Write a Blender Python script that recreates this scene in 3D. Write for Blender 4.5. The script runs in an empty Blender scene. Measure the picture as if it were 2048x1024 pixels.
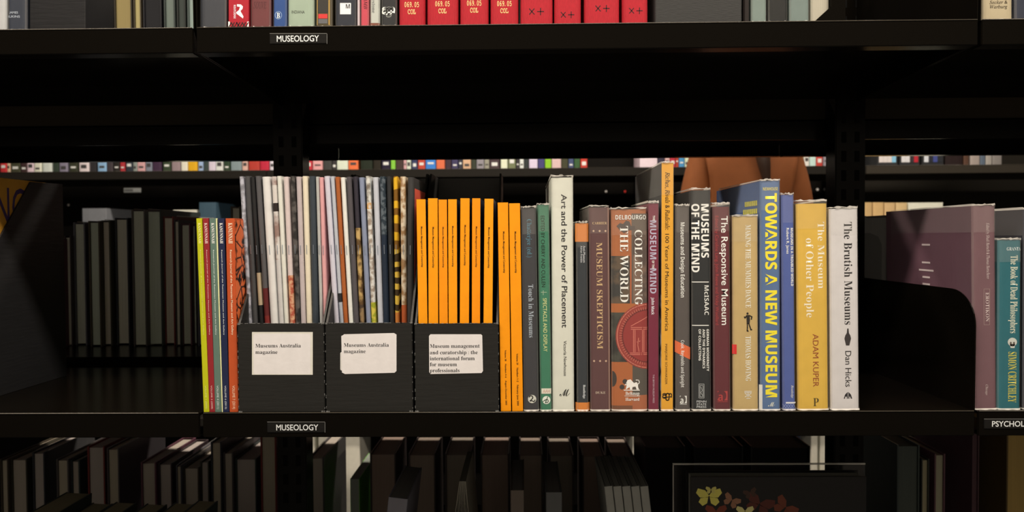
import bpy, math, random
from mathutils import Vector, Matrix

S = bpy.context.scene
C = S.collection
rnd = random.Random(7)

# ------------------------------------------------------------------ camera
W_PX, H_PX, F_PX = 2048, 1024, 1557.0
CAM = Vector((-0.0707, -0.9047, 1.1562))
YAW, PIT, ROL = 0.0156, -0.0252, -0.0063
_F = Vector((-math.sin(YAW), math.cos(YAW), 0)); _R = Vector((math.cos(YAW), math.sin(YAW), 0)); _U = Vector((0, 0, 1))
FW = _F * math.cos(PIT) + _U * math.sin(PIT)
_U2 = -_F * math.sin(PIT) + _U * math.cos(PIT)
RT = _R * math.cos(ROL) + _U2 * math.sin(ROL)
UP = -_R * math.sin(ROL) + _U2 * math.cos(ROL)
cd = bpy.data.cameras.new('camera'); cam = bpy.data.objects.new('camera', cd); C.objects.link(cam)
cam.matrix_world = Matrix(((RT.x, UP.x, -FW.x, CAM.x), (RT.y, UP.y, -FW.y, CAM.y), (RT.z, UP.z, -FW.z, CAM.z), (0, 0, 0, 1)))
cd.sensor_width = 36.0; cd.lens = F_PX / W_PX * 36.0
cd.clip_start = 0.02; cd.clip_end = 50
cd.dof.use_dof = True; cd.dof.focus_distance = 0.91; cd.dof.aperture_fstop = 8.0
S.camera = cam

# ------------------------------------------------------------------ world, exposure
wd = bpy.data.worlds.new('world'); S.world = wd; wd.use_nodes = True
wd.node_tree.nodes['Background'].inputs[0].default_value = (1.0, 0.86, 0.70, 1)
wd.node_tree.nodes['Background'].inputs[1].default_value = 0.0
S.view_settings.view_transform = 'Standard'
S.view_settings.look = 'None'
S.view_settings.gamma = 1.0
S.view_settings.use_curve_mapping = False
S.view_settings.exposure = 0.0

LAMP_RGB = (1.0, 0.845, 0.69)
NEAR_W, FAR_W = 100.0, 66.0            # the ceiling lamps of this aisle and of the next one
NEAR_Y, FAR_Y, LAMP_Z = -0.68, 1.38, 2.55


def at(px, py, Y):
    """pixel of the 2048x1024 frame -> world point on the plane y = Y"""
    d = FW + RT * ((px - W_PX / 2) / F_PX) - UP * ((py - H_PX / 2) / F_PX)
    k = (Y - CAM.y) / d.y
    return CAM + d * k


def z_at(py, Y, px=1024):
    return at(px, py, Y).z

# ------------------------------------------------------------------ materials
def lin(c):
    c = c / 255.0
    return c / 12.92 if c <= 0.04045 else ((c + 0.055) / 1.055) ** 2.4

KK = tuple(lin(v) / 0.75 for v in (224, 208, 190))


def A(c):
    """albedo of a surface that shows as sRGB c under the warm aisle lamps"""
    return tuple(min(0.93, max(0.002, lin(v) / k)) for v, k in zip(c, KK))

_mats = {}


def mat(c, kind='plain', c2=None, scale=40.0, rough=0.5, raw=False):
    key = (tuple(c), kind, tuple(c2) if c2 else None, scale, rough, raw)
    if key in _mats:
        return _mats[key]
    m = bpy.data.materials.new(kind + '_%02x%02x%02x' % tuple(int(v) & 255 for v in (c if not raw else [v * 255 for v in c])))
    m.use_nodes = True
    nt = m.node_tree; N = nt.nodes; L = nt.links
    b = N['Principled BSDF']
    col = tuple(c) if raw else A(c)
    b.inputs['Roughness'].default_value = rough
    b.inputs['Specular IOR Level'].default_value = 0.35
    tc = N.new('ShaderNodeTexCoord')

    def noise(sc, detail=3, vec=None):
        n = N.new('ShaderNodeTexNoise'); n.inputs['Scale'].default_value = sc; n.inputs['Detail'].default_value = detail
        L.new(vec if vec else tc.outputs['Object'], n.inputs['Vector'])
        return n

    def mixc(fac, ca, cb):
        x = N.new('ShaderNodeMix'); x.data_type = 'RGBA'
        L.new(fac, x.inputs[0]); x.inputs[6].default_value = (*ca, 1); x.inputs[7].default_value = (*cb, 1)
        return x.outputs[2]

    def ramp(fac, a, d):
        r = N.new('ShaderNodeMapRange'); r.inputs[1].default_value = a; r.inputs[2].default_value = d
        L.new(fac, r.inputs[0]); return r.outputs[0]

    def bump(h, s, dist=0.001):
        k = N.new('ShaderNodeBump'); k.inputs['Strength'].default_value = s; k.inputs['Distance'].default_value = dist
        L.new(h, k.inputs['Height']); L.new(k.outputs[0], b.inputs['Normal'])

    dark = tuple(v * 0.86 for v in col); lite = tuple(min(.95, v * 1.06) for v in col)
    if kind == 'plain':
        n = noise(60)
        L.new(mixc(n.outputs[0], dark, lite), b.inputs['Base Color'])
        bump(noise(220, 2).outputs[0], 0.08)
    elif kind == 'ink':
        b.inputs['Base Color'].default_value = (*col, 1)
        L.new(mixc(noise(400, 2).outputs[0], tuple(v * .93 for v in col), col), b.inputs['Base Color'])
    elif kind == 'cloth':
        mp = N.new('ShaderNodeMapping'); mp.inputs['Scale'].default_value = (900, 900, 160); L.new(tc.outputs['Object'], mp.inputs[0])
        n = noise(1.0, 2, mp.outputs[0])
        L.new(mixc(n.outputs[0], tuple(v * .72 for v in col), tuple(min(.95, v * 1.2) for v in col)), b.inputs['Base Color'])
        bump(n.outputs[0], 0.3, 0.0006)
        b.inputs['Roughness'].default_value = 0.75
    elif kind == 'linen':
        mp = N.new('ShaderNodeMapping'); mp.inputs['Scale'].default_value = (120, 120, 1400); L.new(tc.outputs['Object'], mp.inputs[0])
        n = noise(1.0, 3, mp.outputs[0])
        L.new(mixc(n.outputs[0], tuple(v * .6 for v in col), tuple(v * 1.35 for v in col)), b.inputs['Base Color'])
        bump(n.outputs[0], 0.35, 0.0008)
        b.inputs['Roughness'].default_value = 0.7
    elif kind == 'pages':
        mp = N.new('ShaderNodeMapping'); mp.inputs['Scale'].default_value = (2200, 6, 6); L.new(tc.outputs['Object'], mp.inputs[0])
        n = noise(1.0, 2, mp.outputs[0])
        L.new(mixc(n.outputs[0], tuple(v * .62 for v in col), tuple(min(.95, v * 1.1) for v in col)), b.inputs['Base Color'])
        bump(n.outputs[0], 0.4, 0.0006)
        b.inputs['Roughness'].default_value = 0.8
    elif kind == 'blotch':
        n = noise(scale, 5)
        L.new(mixc(ramp(n.outputs[0], 0.44, 0.56), col, A(c2)), b.inputs['Base Color'])
    elif kind == 'cells':
        v = N.new('ShaderNodeTexVoronoi'); v.feature = 'DISTANCE_TO_EDGE'; v.inputs['Scale'].default_value = scale
        L.new(tc.outputs['Object'], v.inputs['Vector'])
        n = noise(scale * 1.2, 3)
        mx = N.new('ShaderNodeMath'); mx.operation = 'MULTIPLY'; L.new(ramp(v.outputs[0], 0.02, 0.09), mx.inputs[0]); L.new(ramp(n.outputs[0], .38, .48), mx.inputs[1])
        L.new(mixc(mx.outputs[0], A(c2), col), b.inputs['Base Color'])
    elif kind == 'bands':
        w = N.new('ShaderNodeTexWave'); w.bands_direction = 'Z'; w.inputs['Scale'].default_value = scale; w.inputs['Distortion'].default_value = 6.0
        w.inputs['Detail'].default_value = 2
        L.new(tc.outputs['Object'], w.inputs['Vector'])
        L.new(mixc(ramp(w.outputs[1], 0.45, 0.55), col, A(c2)), b.inputs['Base Color'])
    elif kind == 'card':
        mp = N.new('ShaderNodeMapping'); mp.inputs['Scale'].default_value = (25, 25, 220); L.new(tc.outputs['Object'], mp.inputs[0])
        n = noise(1.0, 4, mp.outputs[0])
        L.new(mixc(n.outputs[0], tuple(v * .8 for v in col), tuple(v * 1.2 for v in col)), b.inputs['Base Color'])
        bump(n.outputs[0], 0.25, 0.0012)
        b.inputs['Roughness'].default_value = rough
    elif kind == 'steel':
        n = noise(900, 2)
        L.new(mixc(n.outputs[0], tuple(v * .8 for v in col), tuple(v * 1.25 for v in col)), b.inputs['Base Color'])
        bump(n.outputs[0], 0.06, 0.0003)
        b.inputs['Specular IOR Level'].default_value = 0.09
        b.inputs['Roughness'].default_value = rough
    elif kind == 'metal':
        b.inputs['Metallic'].default_value = 1.0
        L.new(mixc(noise(300).outputs[0], dark, lite), b.inputs['Base Color'])
        b.inputs['Roughness'].default_value = 0.35
    elif kind == 'floor':
        L.new(mixc(noise(350, 4).outputs[0], tuple(v * .5 for v in col), tuple(v * 1.5 for v in col)), b.inputs['Base Color'])
        b.inputs['Roughness'].default_value = 0.9
    _mats[key] = m
    return m


def film_mat(name, clear, rough, haze):
    m = bpy.data.materials.new(name); m.use_nodes = True
    nt = m.node_tree; N = nt.nodes; L = nt.links
    N.remove(N['Principled BSDF'])
    tr = N.new('ShaderNodeBsdfTransparent'); tr.inputs[0].default_value = (clear, clear, clear, 1)
    gl = N.new('ShaderNodeBsdfGlossy'); gl.inputs['Roughness'].default_value = rough; gl.inputs[0].default_value = (1, 1, 1, 1)
    df = N.new('ShaderNodeBsdfDiffuse'); df.inputs[0].default_value = (.75, .75, .72, 1)
    tc = N.new('ShaderNodeTexCoord')
    mp = N.new('ShaderNodeMapping'); mp.inputs['Scale'].default_value = (160, 160, 7); L.new(tc.outputs['Object'], mp.inputs[0])
    ns = N.new('ShaderNodeTexNoise'); ns.inputs['Scale'].default_value = 1.0; ns.inputs['Detail'].default_value = 3; L.new(mp.outputs[0], ns.inputs['Vector'])
    bp = N.new('ShaderNodeBump'); bp.inputs['Strength'].default_value = 0.35; bp.inputs['Distance'].default_value = 0.0012; L.new(ns.outputs[0], bp.inputs['Height'])
    L.new(bp.outputs[0], gl.inputs['Normal'])
    lw = N.new('ShaderNodeLayerWeight'); lw.inputs['Blend'].default_value = 0.05; L.new(bp.outputs[0], lw.inputs['Normal'])
    mm = N.new('ShaderNodeMath'); mm.operation = 'MULTIPLY_ADD'; mm.inputs[1].default_value = 0.35; mm.inputs[2].default_value = 0.015; mm.use_clamp = True; L.new(lw.outputs['Facing'], mm.inputs[0])
    m1 = N.new('ShaderNodeMixShader'); L.new(mm.outputs[0], m1.inputs[0]); L.new(tr.outputs[0], m1.inputs[1]); L.new(gl.outputs[0], m1.inputs[2])
    m2 = N.new('ShaderNodeMixShader'); m2.inputs[0].default_value = haze; L.new(m1.outputs[0], m2.inputs[1]); L.new(df.outputs[0], m2.inputs[2])
    L.new(m2.outputs[0], N['Material Output'].inputs[0])
    return m

FILM = film_mat('clear_film', 0.995, 0.16, 0.007)
FILM_EDGE = film_mat('film_edge', 0.97, 0.2, 0.6)  # milky haze paints the bright glints of the film rims
FILM_SHEEN = film_mat('film_sheen', 0.985, 0.14, 0.07)  # weaker haze paints the highlight lines at spine corners and top
BLACK = mat((0.0026, 0.0021, 0.0014), 'steel', rough=0.2, raw=True)
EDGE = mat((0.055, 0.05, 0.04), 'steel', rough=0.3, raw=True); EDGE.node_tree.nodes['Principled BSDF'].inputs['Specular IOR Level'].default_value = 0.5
BLACK_DULL = mat((0.005, 0.0045, 0.0038), 'steel', rough=0.6, raw=True)


def emit_mat(name, rgb, s):
    m = bpy.data.materials.new(name); m.use_nodes = True
    b = m.node_tree.nodes['Principled BSDF']
    b.inputs['Base Color'].default_value = (*rgb, 1)
    b.inputs['Emission Color'].default_value = (*rgb, 1); b.inputs['Emission Strength'].default_value = s
    return m

# ------------------------------------------------------------------ object helpers
class MB:
    def __init__(s):
        s.v = []; s.f = []; s.m = []

    def face(s, pts, mi=0):
        i = len(s.v); s.v += [tuple(p) for p in pts]; s.f.append(tuple(range(i, i + len(pts)))); s.m.append(mi)

    def box(s, x0, x1, y0, y1, z0, z1, mi=0, M=None):
        i = len(s.v)
        p = [Vector(q) for q in ((x0, y0, z0), (x1, y0, z0), (x1, y1, z0), (x0, y1, z0), (x0, y0, z1), (x1, y0, z1), (x1, y1, z1), (x0, y1, z1))]
        if M: p = [M @ q for q in p]
        s.v += [tuple(q) for q in p]
        for a in ((0, 3, 2, 1), (4, 5, 6, 7), (0, 1, 5, 4), (1, 2, 6, 5), (2, 3, 7, 6), (3, 0, 4, 7)):
            s.f.append(tuple(i + k for k in a)); s.m.append(mi)

    def prism(s, poly, axis, a, b, mi=0):
        """poly: 2-D points; axis 'x' -> points are (y,z) swept a..b in x; 'z' -> (x,y); 'y' -> (x,z)"""
        n = len(poly); i = len(s.v)
        for t in (a, b):
            for p in poly:
                s.v.append({'x': (t, p[0], p[1]), 'y': (p[0], t, p[1]), 'z': (p[0], p[1], t)}[axis])
        s.f.append(tuple(i + k for k in range(n))[::-1]); s.m.append(mi)
        s.f.append(tuple(i + n + k for k in range(n))); s.m.append(mi)
        for k in range(n):
            j = (k + 1) % n
            s.f.append((i + k, i + j, i + n + j, i + n + k)); s.m.append(mi)

    def build(s, name, mats, parent=None, smooth=False, bevel=0.0):
        me = bpy.data.meshes.new(name); me.from_pydata(s.v, [], s.f)
        for m in (mats if isinstance(mats, (list, tuple)) else [mats]): me.materials.append(m)
        me.polygons.foreach_set('material_index', s.m)
        if smooth: me.polygons.foreach_set('use_smooth', [True] * len(s.f))
        me.update()
        if bevel:
            import bmesh
            bm = bmesh.new(); bm.from_mesh(me); bmesh.ops.remove_doubles(bm, verts=bm.verts, dist=1e-6)
            bmesh.ops.recalc_face_normals(bm, faces=bm.faces)
            bmesh.ops.bevel(bm, geom=[e for e in bm.edges if len(e.link_faces) == 2 and e.calc_face_angle(0) > .5], offset=bevel, segments=2, affect='EDGES', clamp_overlap=True)
            bm.to_mesh(me); bm.free()
        o = bpy.data.objects.new(name, me); C.objects.link(o)
        if parent: o.parent = parent
        return o


def tag(o, label, cat, group=None, kind=None):
    o['label'] = label; o['category'] = cat
    if group: o['group'] = group
    if kind: o['kind'] = kind
    return o


def thing(name, label, cat, loc=(0, 0, 0), lean=0.0, rz=0.0, group=None):
    o = bpy.data.objects.new(name, None); C.objects.link(o); o.empty_display_size = 0.02
    o.location = loc; o.rotation_euler = (0, lean, rz)
    return tag(o, label, cat, group)


def struct(o):
    o['kind'] = 'structure'; return o

# ------------------------------------------------------------------ lettering
def styled(s, st):
    B = {'sb': (0x1D5D4, 0x1D5EE, 0x1D7EC), 'rb': (0x1D400, 0x1D41A, 0x1D7CE), 'r': (0x1D400, 0x1D41A, 0x1D7CE), 'ri': (0x1D434, 0x1D44E, None),
         'm': (0x1D670, 0x1D68A, 0x1D7F6), 'scr': (0x1D4D0, 0x1D4EA, None)}.get(st)
    if not B: return s
    o = ''
    for ch in s:
        u = ord(ch)
        if ch == 'h' and st == 'ri': o += '\u210e'
        elif 'A' <= ch <= 'Z': o += chr(B[0] + u - 65)
        elif 'a' <= ch <= 'z': o += chr(B[1] + u - 97)
        elif B[2] and ch.isdigit(): o += chr(B[2] + u - 48)
        else: o += ch
    return o

_caps = {}


def text_mesh(s, st, off=None):
    cu = bpy.data.curves.new('lettering', 'FONT'); cu.body = styled(s, st); cu.size = 1.0; cu.resolution_u = 3
    if off is None: off = {'r': -0.005, 'l': -0.012, 'h': 0.022}.get(st, 0.0)
    cu.offset = off
    o = bpy.data.objects.new('lettering', cu)
    me = bpy.data.meshes.new_from_object(o)
    bpy.data.objects.remove(o); bpy.data.curves.remove(cu)
    return me


def cap_h(st):
    if st not in _caps:
        me = text_mesh('H', st); ys = [v.co.y for v in me.vertices]; _caps[st] = max(ys) - min(ys)
    return _caps[st]


class Face:
    """the printed front of a thing: maps pixels of the photograph to its local x (across), z (up) on its front surface"""
    def __init__(s, obj, Y, lean=0.0, prof=None, loc=None):
        s.cuts = []; s.o = obj; s.Y = Y; s.lean = lean; s.prof = prof or (lambda x: 0.0); s.n = 0
        s.loc = Vector(loc if loc is not None else obj.location)

    def loc2(s, px, py):
        p = at(px, py, s.Y) - s.loc
        c, t = math.cos(-s.lean), math.sin(-s.lean)
        return (p.x * c + p.z * t, -p.x * t + p.z * c)

    def lift(s):
        s.n += 1
        return 0.00010 + 0.000011 * s.n


def T(F, s, st, col, box, o='d', name='title_lettering', parent=None, off=None):
    """lettering fitted into a pixel box: 'd' reads downwards (box x0 = baseline, x1 = cap top), 'h' reads across (y0 = cap top, y1 = baseline)"""
    x0, y0, x1, y1 = box
    me = text_mesh(s, st, off); ch = cap_h(st)
    xs = [v.co.x for v in me.vertices]; a, b = min(xs), max(xs)
    cx, cz = F.loc2((x0 + x1) / 2, (y0 + y1) / 2)
    q = at(x0, y0, F.Y); q2 = at(x1, y1, F.Y); wx, wz = abs(q2.x - q.x), abs(q2.z - q.z)
    L, H = (wz, wx) if o == 'd' else (wx, wz)
    e = F.lift()
    for v in me.vertices:
        u = ((v.co.x - a) / (b - a) - 0.5) * L
        w = (v.co.y / ch - 0.5) * H
        X, Z = (cx + w, cz - u) if o == 'd' else (cx + u, cz + w)
        v.co = (X, 0, Z)
    me.materials.append(mat(col, 'ink', rough=0.45)); bend(F, me, e)
    ob = bpy.data.objects.new(name, me); C.objects.link(ob); ob.parent = parent or F.o
    return ob


def bend(F, me, e):
    """lay flat print onto the rolled spine"""
    if F.cuts:
        import bmesh
        bm = bmesh.new(); bm.from_mesh(me)
        xs = [v.co.x for v in bm.verts]
        for c in F.cuts:
            if min(xs) < c < max(xs):
                bmesh.ops.bisect_plane(bm, geom=bm.verts[:] + bm.edges[:] + bm.faces[:], plane_co=(c, 0, 0), plane_no=(1, 0, 0), dist=1e-6)
        bm.to_mesh(me); bm.free()
    for v in me.vertices: v.co.y = F.prof(v.co.x) - e
    me.update()


def G(F, polys, col, name='emblem', parent=None, kind='ink', local=False, **k):
    """flat printed shape(s): a list of pixel polygons, one mesh"""
    mb = MB(); e = F.lift()
    for poly in polys:
        pts = poly if local else [F.loc2(*p) for p in poly]
        pts = [(x, 0.0, z) for x, z in pts]
        ar = sum(pts[i][0] * pts[(i + 1) % len(pts)][2] - pts[(i + 1) % len(pts)][0] * pts[i][2] for i in range(len(pts)))
        mb.face(pts if ar > 0 else pts[::-1])
    ob = mb.build(name, mat(col, kind, **k), parent or F.o); bend(F, ob.data, e)
    return ob


def Q(F, box, col, name='printed_panel', **k):
    x0, y0, x1, y1 = box
    return G(F, [[(x0, y1), (x1, y1), (x1, y0), (x0, y0)]], col, name, **k)


def circ(cx, cy, rx, ry=None, n=28, a0=0, a1=360):
    ry = ry or rx
    return [(cx + rx * math.cos(math.radians(a0 + (a1 - a0) * i / n)), cy + ry * math.sin(math.radians(a0 + (a1 - a0) * i / n))) for i in range(n + (a1 - a0 < 360))]


def strokes(lines, w):
    """pixel polylines -> quads of width w"""
    out = []
    for ln in lines:
        for (ax, ay), (bx, by) in zip(ln[:-1], ln[1:]):
            d = math.hypot(bx - ax, by - ay) or 1; nx, ny = -(by - ay) / d * w / 2, (bx - ax) / d * w / 2
            ex, ey = (bx - ax) / d * w * .3, (by - ay) / d * w * .3
            out.append([(ax - ex + nx, ay - ey + ny), (bx + ex + nx, by + ey + ny), (bx + ex - nx, by + ey - ny), (ax - ex - nx, ay - ey - ny)])
    return out


def arc(cx, cy, rx, ry, a0, a1, n=10):
    return [(cx + rx * math.cos(math.radians(a0 + (a1 - a0) * i / n)), cy + ry * math.sin(math.radians(a0 + (a1 - a0) * i / n))) for i in range(n + 1)]

# ------------------------------------------------------------------ books
TOP_Z, MID_Z, LOW_Z = 1.400, 0.9505, 0.500
FAR_TOP_Z, FAR_MID_Z, FAR_LOW_Z = 1.343, 0.960, 0.510


def roll(bulge, x, w):
    return bulge * (max(0.0, abs(2 * x / w) - .6) / .4) ** 2


def u_profile(w, d, bulge, r, n=13):
    pts = [(-w / 2, d, 1), (-w / 2, bulge + r, 1), (-w / 2 + .3 * r, bulge + .3 * r, 0)]
    for i in range(n):
        x = (-w / 2 + r) + (w - 2 * r) * i / (n - 1)
        pts.append((x, roll(bulge, x, w), 0))
    pts += [(w / 2 - .3 * r, bulge + .3 * r, 0), (w / 2, bulge + r, 2), (w / 2, d, 2)]
    return pts


def shell(mb, pts, w, t, z0, z1, zs=None):
    """U-shaped cover from an outer profile; material slot 0 spine, 1 and 2 the covers"""
    k = (w / 2 - t) / (w / 2)
    n = len(pts)
    ins = [(x * k, y + (t if 0 < i < n - 1 else 0)) for i, (x, y, _) in enumerate(pts)]
    i0 = len(mb.v)
    for z in (z0, z1):
        mb.v += [(x, y, z) for x, y, _ in pts]
        mb.v += [(x, y, z) for x, y in ins]
    for i in range(n - 1):
        m = 0
        if pts[i][2] == 1 and pts[i + 1][2] == 1: m = 1
        if pts[i][2] == 2 and pts[i + 1][2] == 2: m = 2
        a, b, c, d = i0 + i, i0 + i + 1, i0 + 2 * n + i + 1, i0 + 2 * n + i
        mb.f.append((a, b, c, d)); mb.m.append(m)
        mb.f.append((d + n, c + n, b + n, a + n)); mb.m.append(m)
        mb.f.append((d, c, c + n, d + n)); mb.m.append(m)
        mb.f.append((a + n, b + n, b, a)); mb.m.append(m)
    for i in (0, n - 1):
        mb.f.append((i0 + i, i0 + 2 * n + i, i0 + 3 * n + i, i0 + n + i)); mb.m.append(1 if i == 0 else 2)


def film(parent, w, d, h, bulge, r, seed):
    """clear library jacket around spine and boards, with pale haze painting the highlights on its rims and corners"""
    rr = random.Random(seed)
    g = 0.0007
    pts = u_profile(w + 0.0009, d * .93, bulge, r * 1.1, 11)
    pts = [(x, y - (g if 0 < i < len(pts) - 1 else 0)) for i, (x, y, _) in enumerate(pts)]
    n = len(pts)
    zs = [0.0003, 0.0019, 0.005] + [0.004 + (h - 0.008) * k / 8 for k in range(1, 8)] + [h - 0.0045, h - 0.0017, h]
    mb = MB()
    for zi, z in enumerate(zs):
        for i, (x, y) in enumerate(pts):
            dy = rr.uniform(-.00012, .00012) if 1 < i < n - 2 else 0
            dz = 0
            if zi == 0: dy -= 0.0017 * (.8 + .4 * math.sin(i * 1.3 + seed)) if 1 < i < n - 2 else 0; dz = 0
            if zi == 1: dy -= 0.0005 if 1 < i < n - 2 else 0
            if zi >= len(zs) - 2: dz = rr.uniform(-.0011, .0006); dy -= rr.uniform(-.0002, .0006) if 1 < i < n - 2 else 0
            mb.v.append((x, y + dy, z + dz))
    for zi in range(len(zs) - 1):
        for i in range(n - 1):
            mb.f.append((zi * n + i, zi * n + i + 1, (zi + 1) * n + i + 1, (zi + 1) * n + i))
            mb.m.append(1 if zi in (0, len(zs) - 2) else 2 if i in (1, 2, n - 4, n - 3) or zi >= len(zs) - 4 else 0)
    return mb.build('clear_jacket', [FILM, FILM_EDGE, FILM_SHEEN], parent, smooth=True)

_seed = [0]


def book(label, px, col, base_z=MID_Z, Y=0.006, depth=0.155, hard=True, jacket=None, left=None, right=None, group=None,
         kind='plain', rough=.45, pages=(205, 190, 160), name='book', bulge=None, cat='book', yb=824):
    """px = (top x0, top x1, top y, bottom x0, bottom x1) of the spine in the photograph"""
    t0, t1, ty, b0, b1 = px
    pt = at((t0 + t1) / 2, ty, Y)
    ptw = (at(t1, ty, Y) - at(t0, ty, Y)).x; pbw = (at(b1, yb, Y) - at(b0, yb, Y)).x
    w = (ptw + pbw) / 2 * 0.985 - (0.0008 if jacket else 0)
    pb = at((b0 + b1) / 2, yb, Y)
    lean = math.atan2(pt.x - pb.x, pt.z - base_z)
    h = math.hypot(pt.x - pb.x, pt.z - base_z)
    loc = (pb.x, Y, base_z + 0.0002 + abs(math.sin(lean)) * w / 2)
    o = thing(name, label, cat, loc, lean, 0, group)
    t = 0.0024 if hard else 0.0006
    t = min(t, w * .16)
    bl = (0.0016 if hard else 0.0002) if bulge is None else bulge
    r = min(0.0016 if hard else 0.0005, w * .2)
    mb = MB(); shell(mb, u_profile(w, depth, bl, r), w, t, 0, h)
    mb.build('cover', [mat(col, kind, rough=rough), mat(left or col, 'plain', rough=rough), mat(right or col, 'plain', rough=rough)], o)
    rec = 0.003 if hard else 0.0004
    pbk = MB(); pbk.box(-w / 2 + t * 1.05, w / 2 - t * 1.05, bl + t * 1.2 + .001, depth - rec, rec * .8, h - rec)
    pbk.build('page_block', mat(pages, 'pages'), o)
    F = Face(o, Y, lean, lambda x: roll(bl, x, w))
    F.cuts = [s_ * w / 2 * k for s_ in (-1, 1) for k in (.6, .7, .8, .88, .95)] if bl > .0005 else []
    F.w, F.h, F.d = w, h, depth
    if jacket:
        _seed[0] += 1
        film(o, w, depth, (at((t0 + t1) / 2, jacket, Y).z - base_z), bl, r, _seed[0])
    return F


def turned_book(label, x0, x1, ty, Yf, base_z, depth, cover, pages=(200, 180, 150), hard=True, jacket=False, group=None, cat='book', lean=0.0, name='book', py=None):
    """a book of the rack's far side: its spine faces the next aisle, its page edges face this one"""
    p0, p1 = at(x0, ty, Yf), at(x1, ty, Yf)
    w = (p1.x - p0.x) * .97; h = p0.z - base_z
    o = thing(name, label, cat, ((p0.x + p1.x) / 2, Yf + depth, base_z + .0002 + abs(math.sin(lean)) * w / 2), lean, math.pi, group)
    t = min(0.0025 if hard else .0007, w * .15); rec = 0.0035 if hard else .0006
    mb = MB(); shell(mb, u_profile(w, depth, 0.001, min(.0015, w * .2)), w, t, 0, h)
    mb.build('cover', [mat(cover), mat(cover), mat(cover)], o)
    pk = MB(); pk.box(-w / 2 + t * 1.05, w / 2 - t * 1.05, .001 + t * 1.5, depth - rec, rec * .7, h - rec)
    pk.build('page_block', mat(pages, 'pages'), o)
    if jacket: film(o, w, depth, h + .002, .001, .0015, int(x0))
    return o

# ------------------------------------------------------------------ the room
def plane_obj(name, x0, x1, y0, y1, z0, z1, m):
    mb = MB(); mb.box(x0, x1, y0, y1, z0, z1); return struct(mb.build(name, m))

RX, RY0, RY1, RZ = 3.6, -1.75, 4.2, 2.9
plane_obj('floor', -RX, RX, RY0, RY1, -0.05, 0.0, mat((112, 104, 96), 'floor'))
plane_obj('ceiling', -RX, RX, RY0, RY1, RZ, RZ + .05, mat((40, 38, 36), 'plain', rough=.9))
wm = mat((60, 55, 50), 'plain', rough=.9)
plane_obj('wall_left', -RX - .05, -RX, RY0, RY1, 0, RZ, wm)
plane_obj('wall_right', RX, RX + .05, RY0, RY1, 0, RZ, wm)
plane_obj('wall_back', -RX, RX, RY1, RY1 + .05, 0, RZ, wm)
plane_obj('wall_front', -RX, RX, RY0 - .05, RY0, 0, RZ, mat((150, 138, 122), 'plain', rough=.9))  # unseen wall, set close and pale to bounce fill onto the shelves


def ceiling_lamp(label, y, watts, length=3.4):
    o = thing('ceiling_light', label, 'light', (0, y, RZ))
    hb = MB(); hb.box(-length / 2, length / 2, -.07, .07, LAMP_Z + .03 - RZ, LAMP_Z + .09 - RZ); hb.build('housing', mat((200, 195, 190), 'plain'), o, bevel=.004)
    for s in (-1, 1):
        rb = MB(); rb.box(s * length * .35 - .006, s * length * .35 + .006, -.006, .006, LAMP_Z + .09 - RZ, 0); rb.build('hanger', mat((120, 120, 120), 'steel'), o)
    db = MB(); db.box(-length / 2 + .01, length / 2 - .01, -.055, .055, LAMP_Z + .012 - RZ, LAMP_Z + .03 - RZ)
    db.build('diffuser', emit_mat('lamp_glow', LAMP_RGB, 2.0), o)
    ld = bpy.data.lights.new('lamp_light', 'AREA'); ld.shape = 'RECTANGLE'; ld.size = length; ld.size_y = .11; ld.energy = watts; ld.color = LAMP_RGB
    lo = bpy.data.objects.new('lamp_light', ld); C.objects.link(lo); lo.location = (0, 0, LAMP_Z + .008 - RZ); lo.parent = o

ceiling_lamp('long white strip light hanging above the aisle the camera stands in', NEAR_Y, NEAR_W)
ceiling_lamp('long white strip light hanging above the next aisle', FAR_Y, FAR_W)

# ------------------------------------------------------------------ the rack: shelves and posts
BAYS = [('neighbouring', -1.356, -0.4535), ('middle', -0.4495, 0.4495), ('end', 0.4535, 1.356)]
LIP = 0.0285


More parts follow.
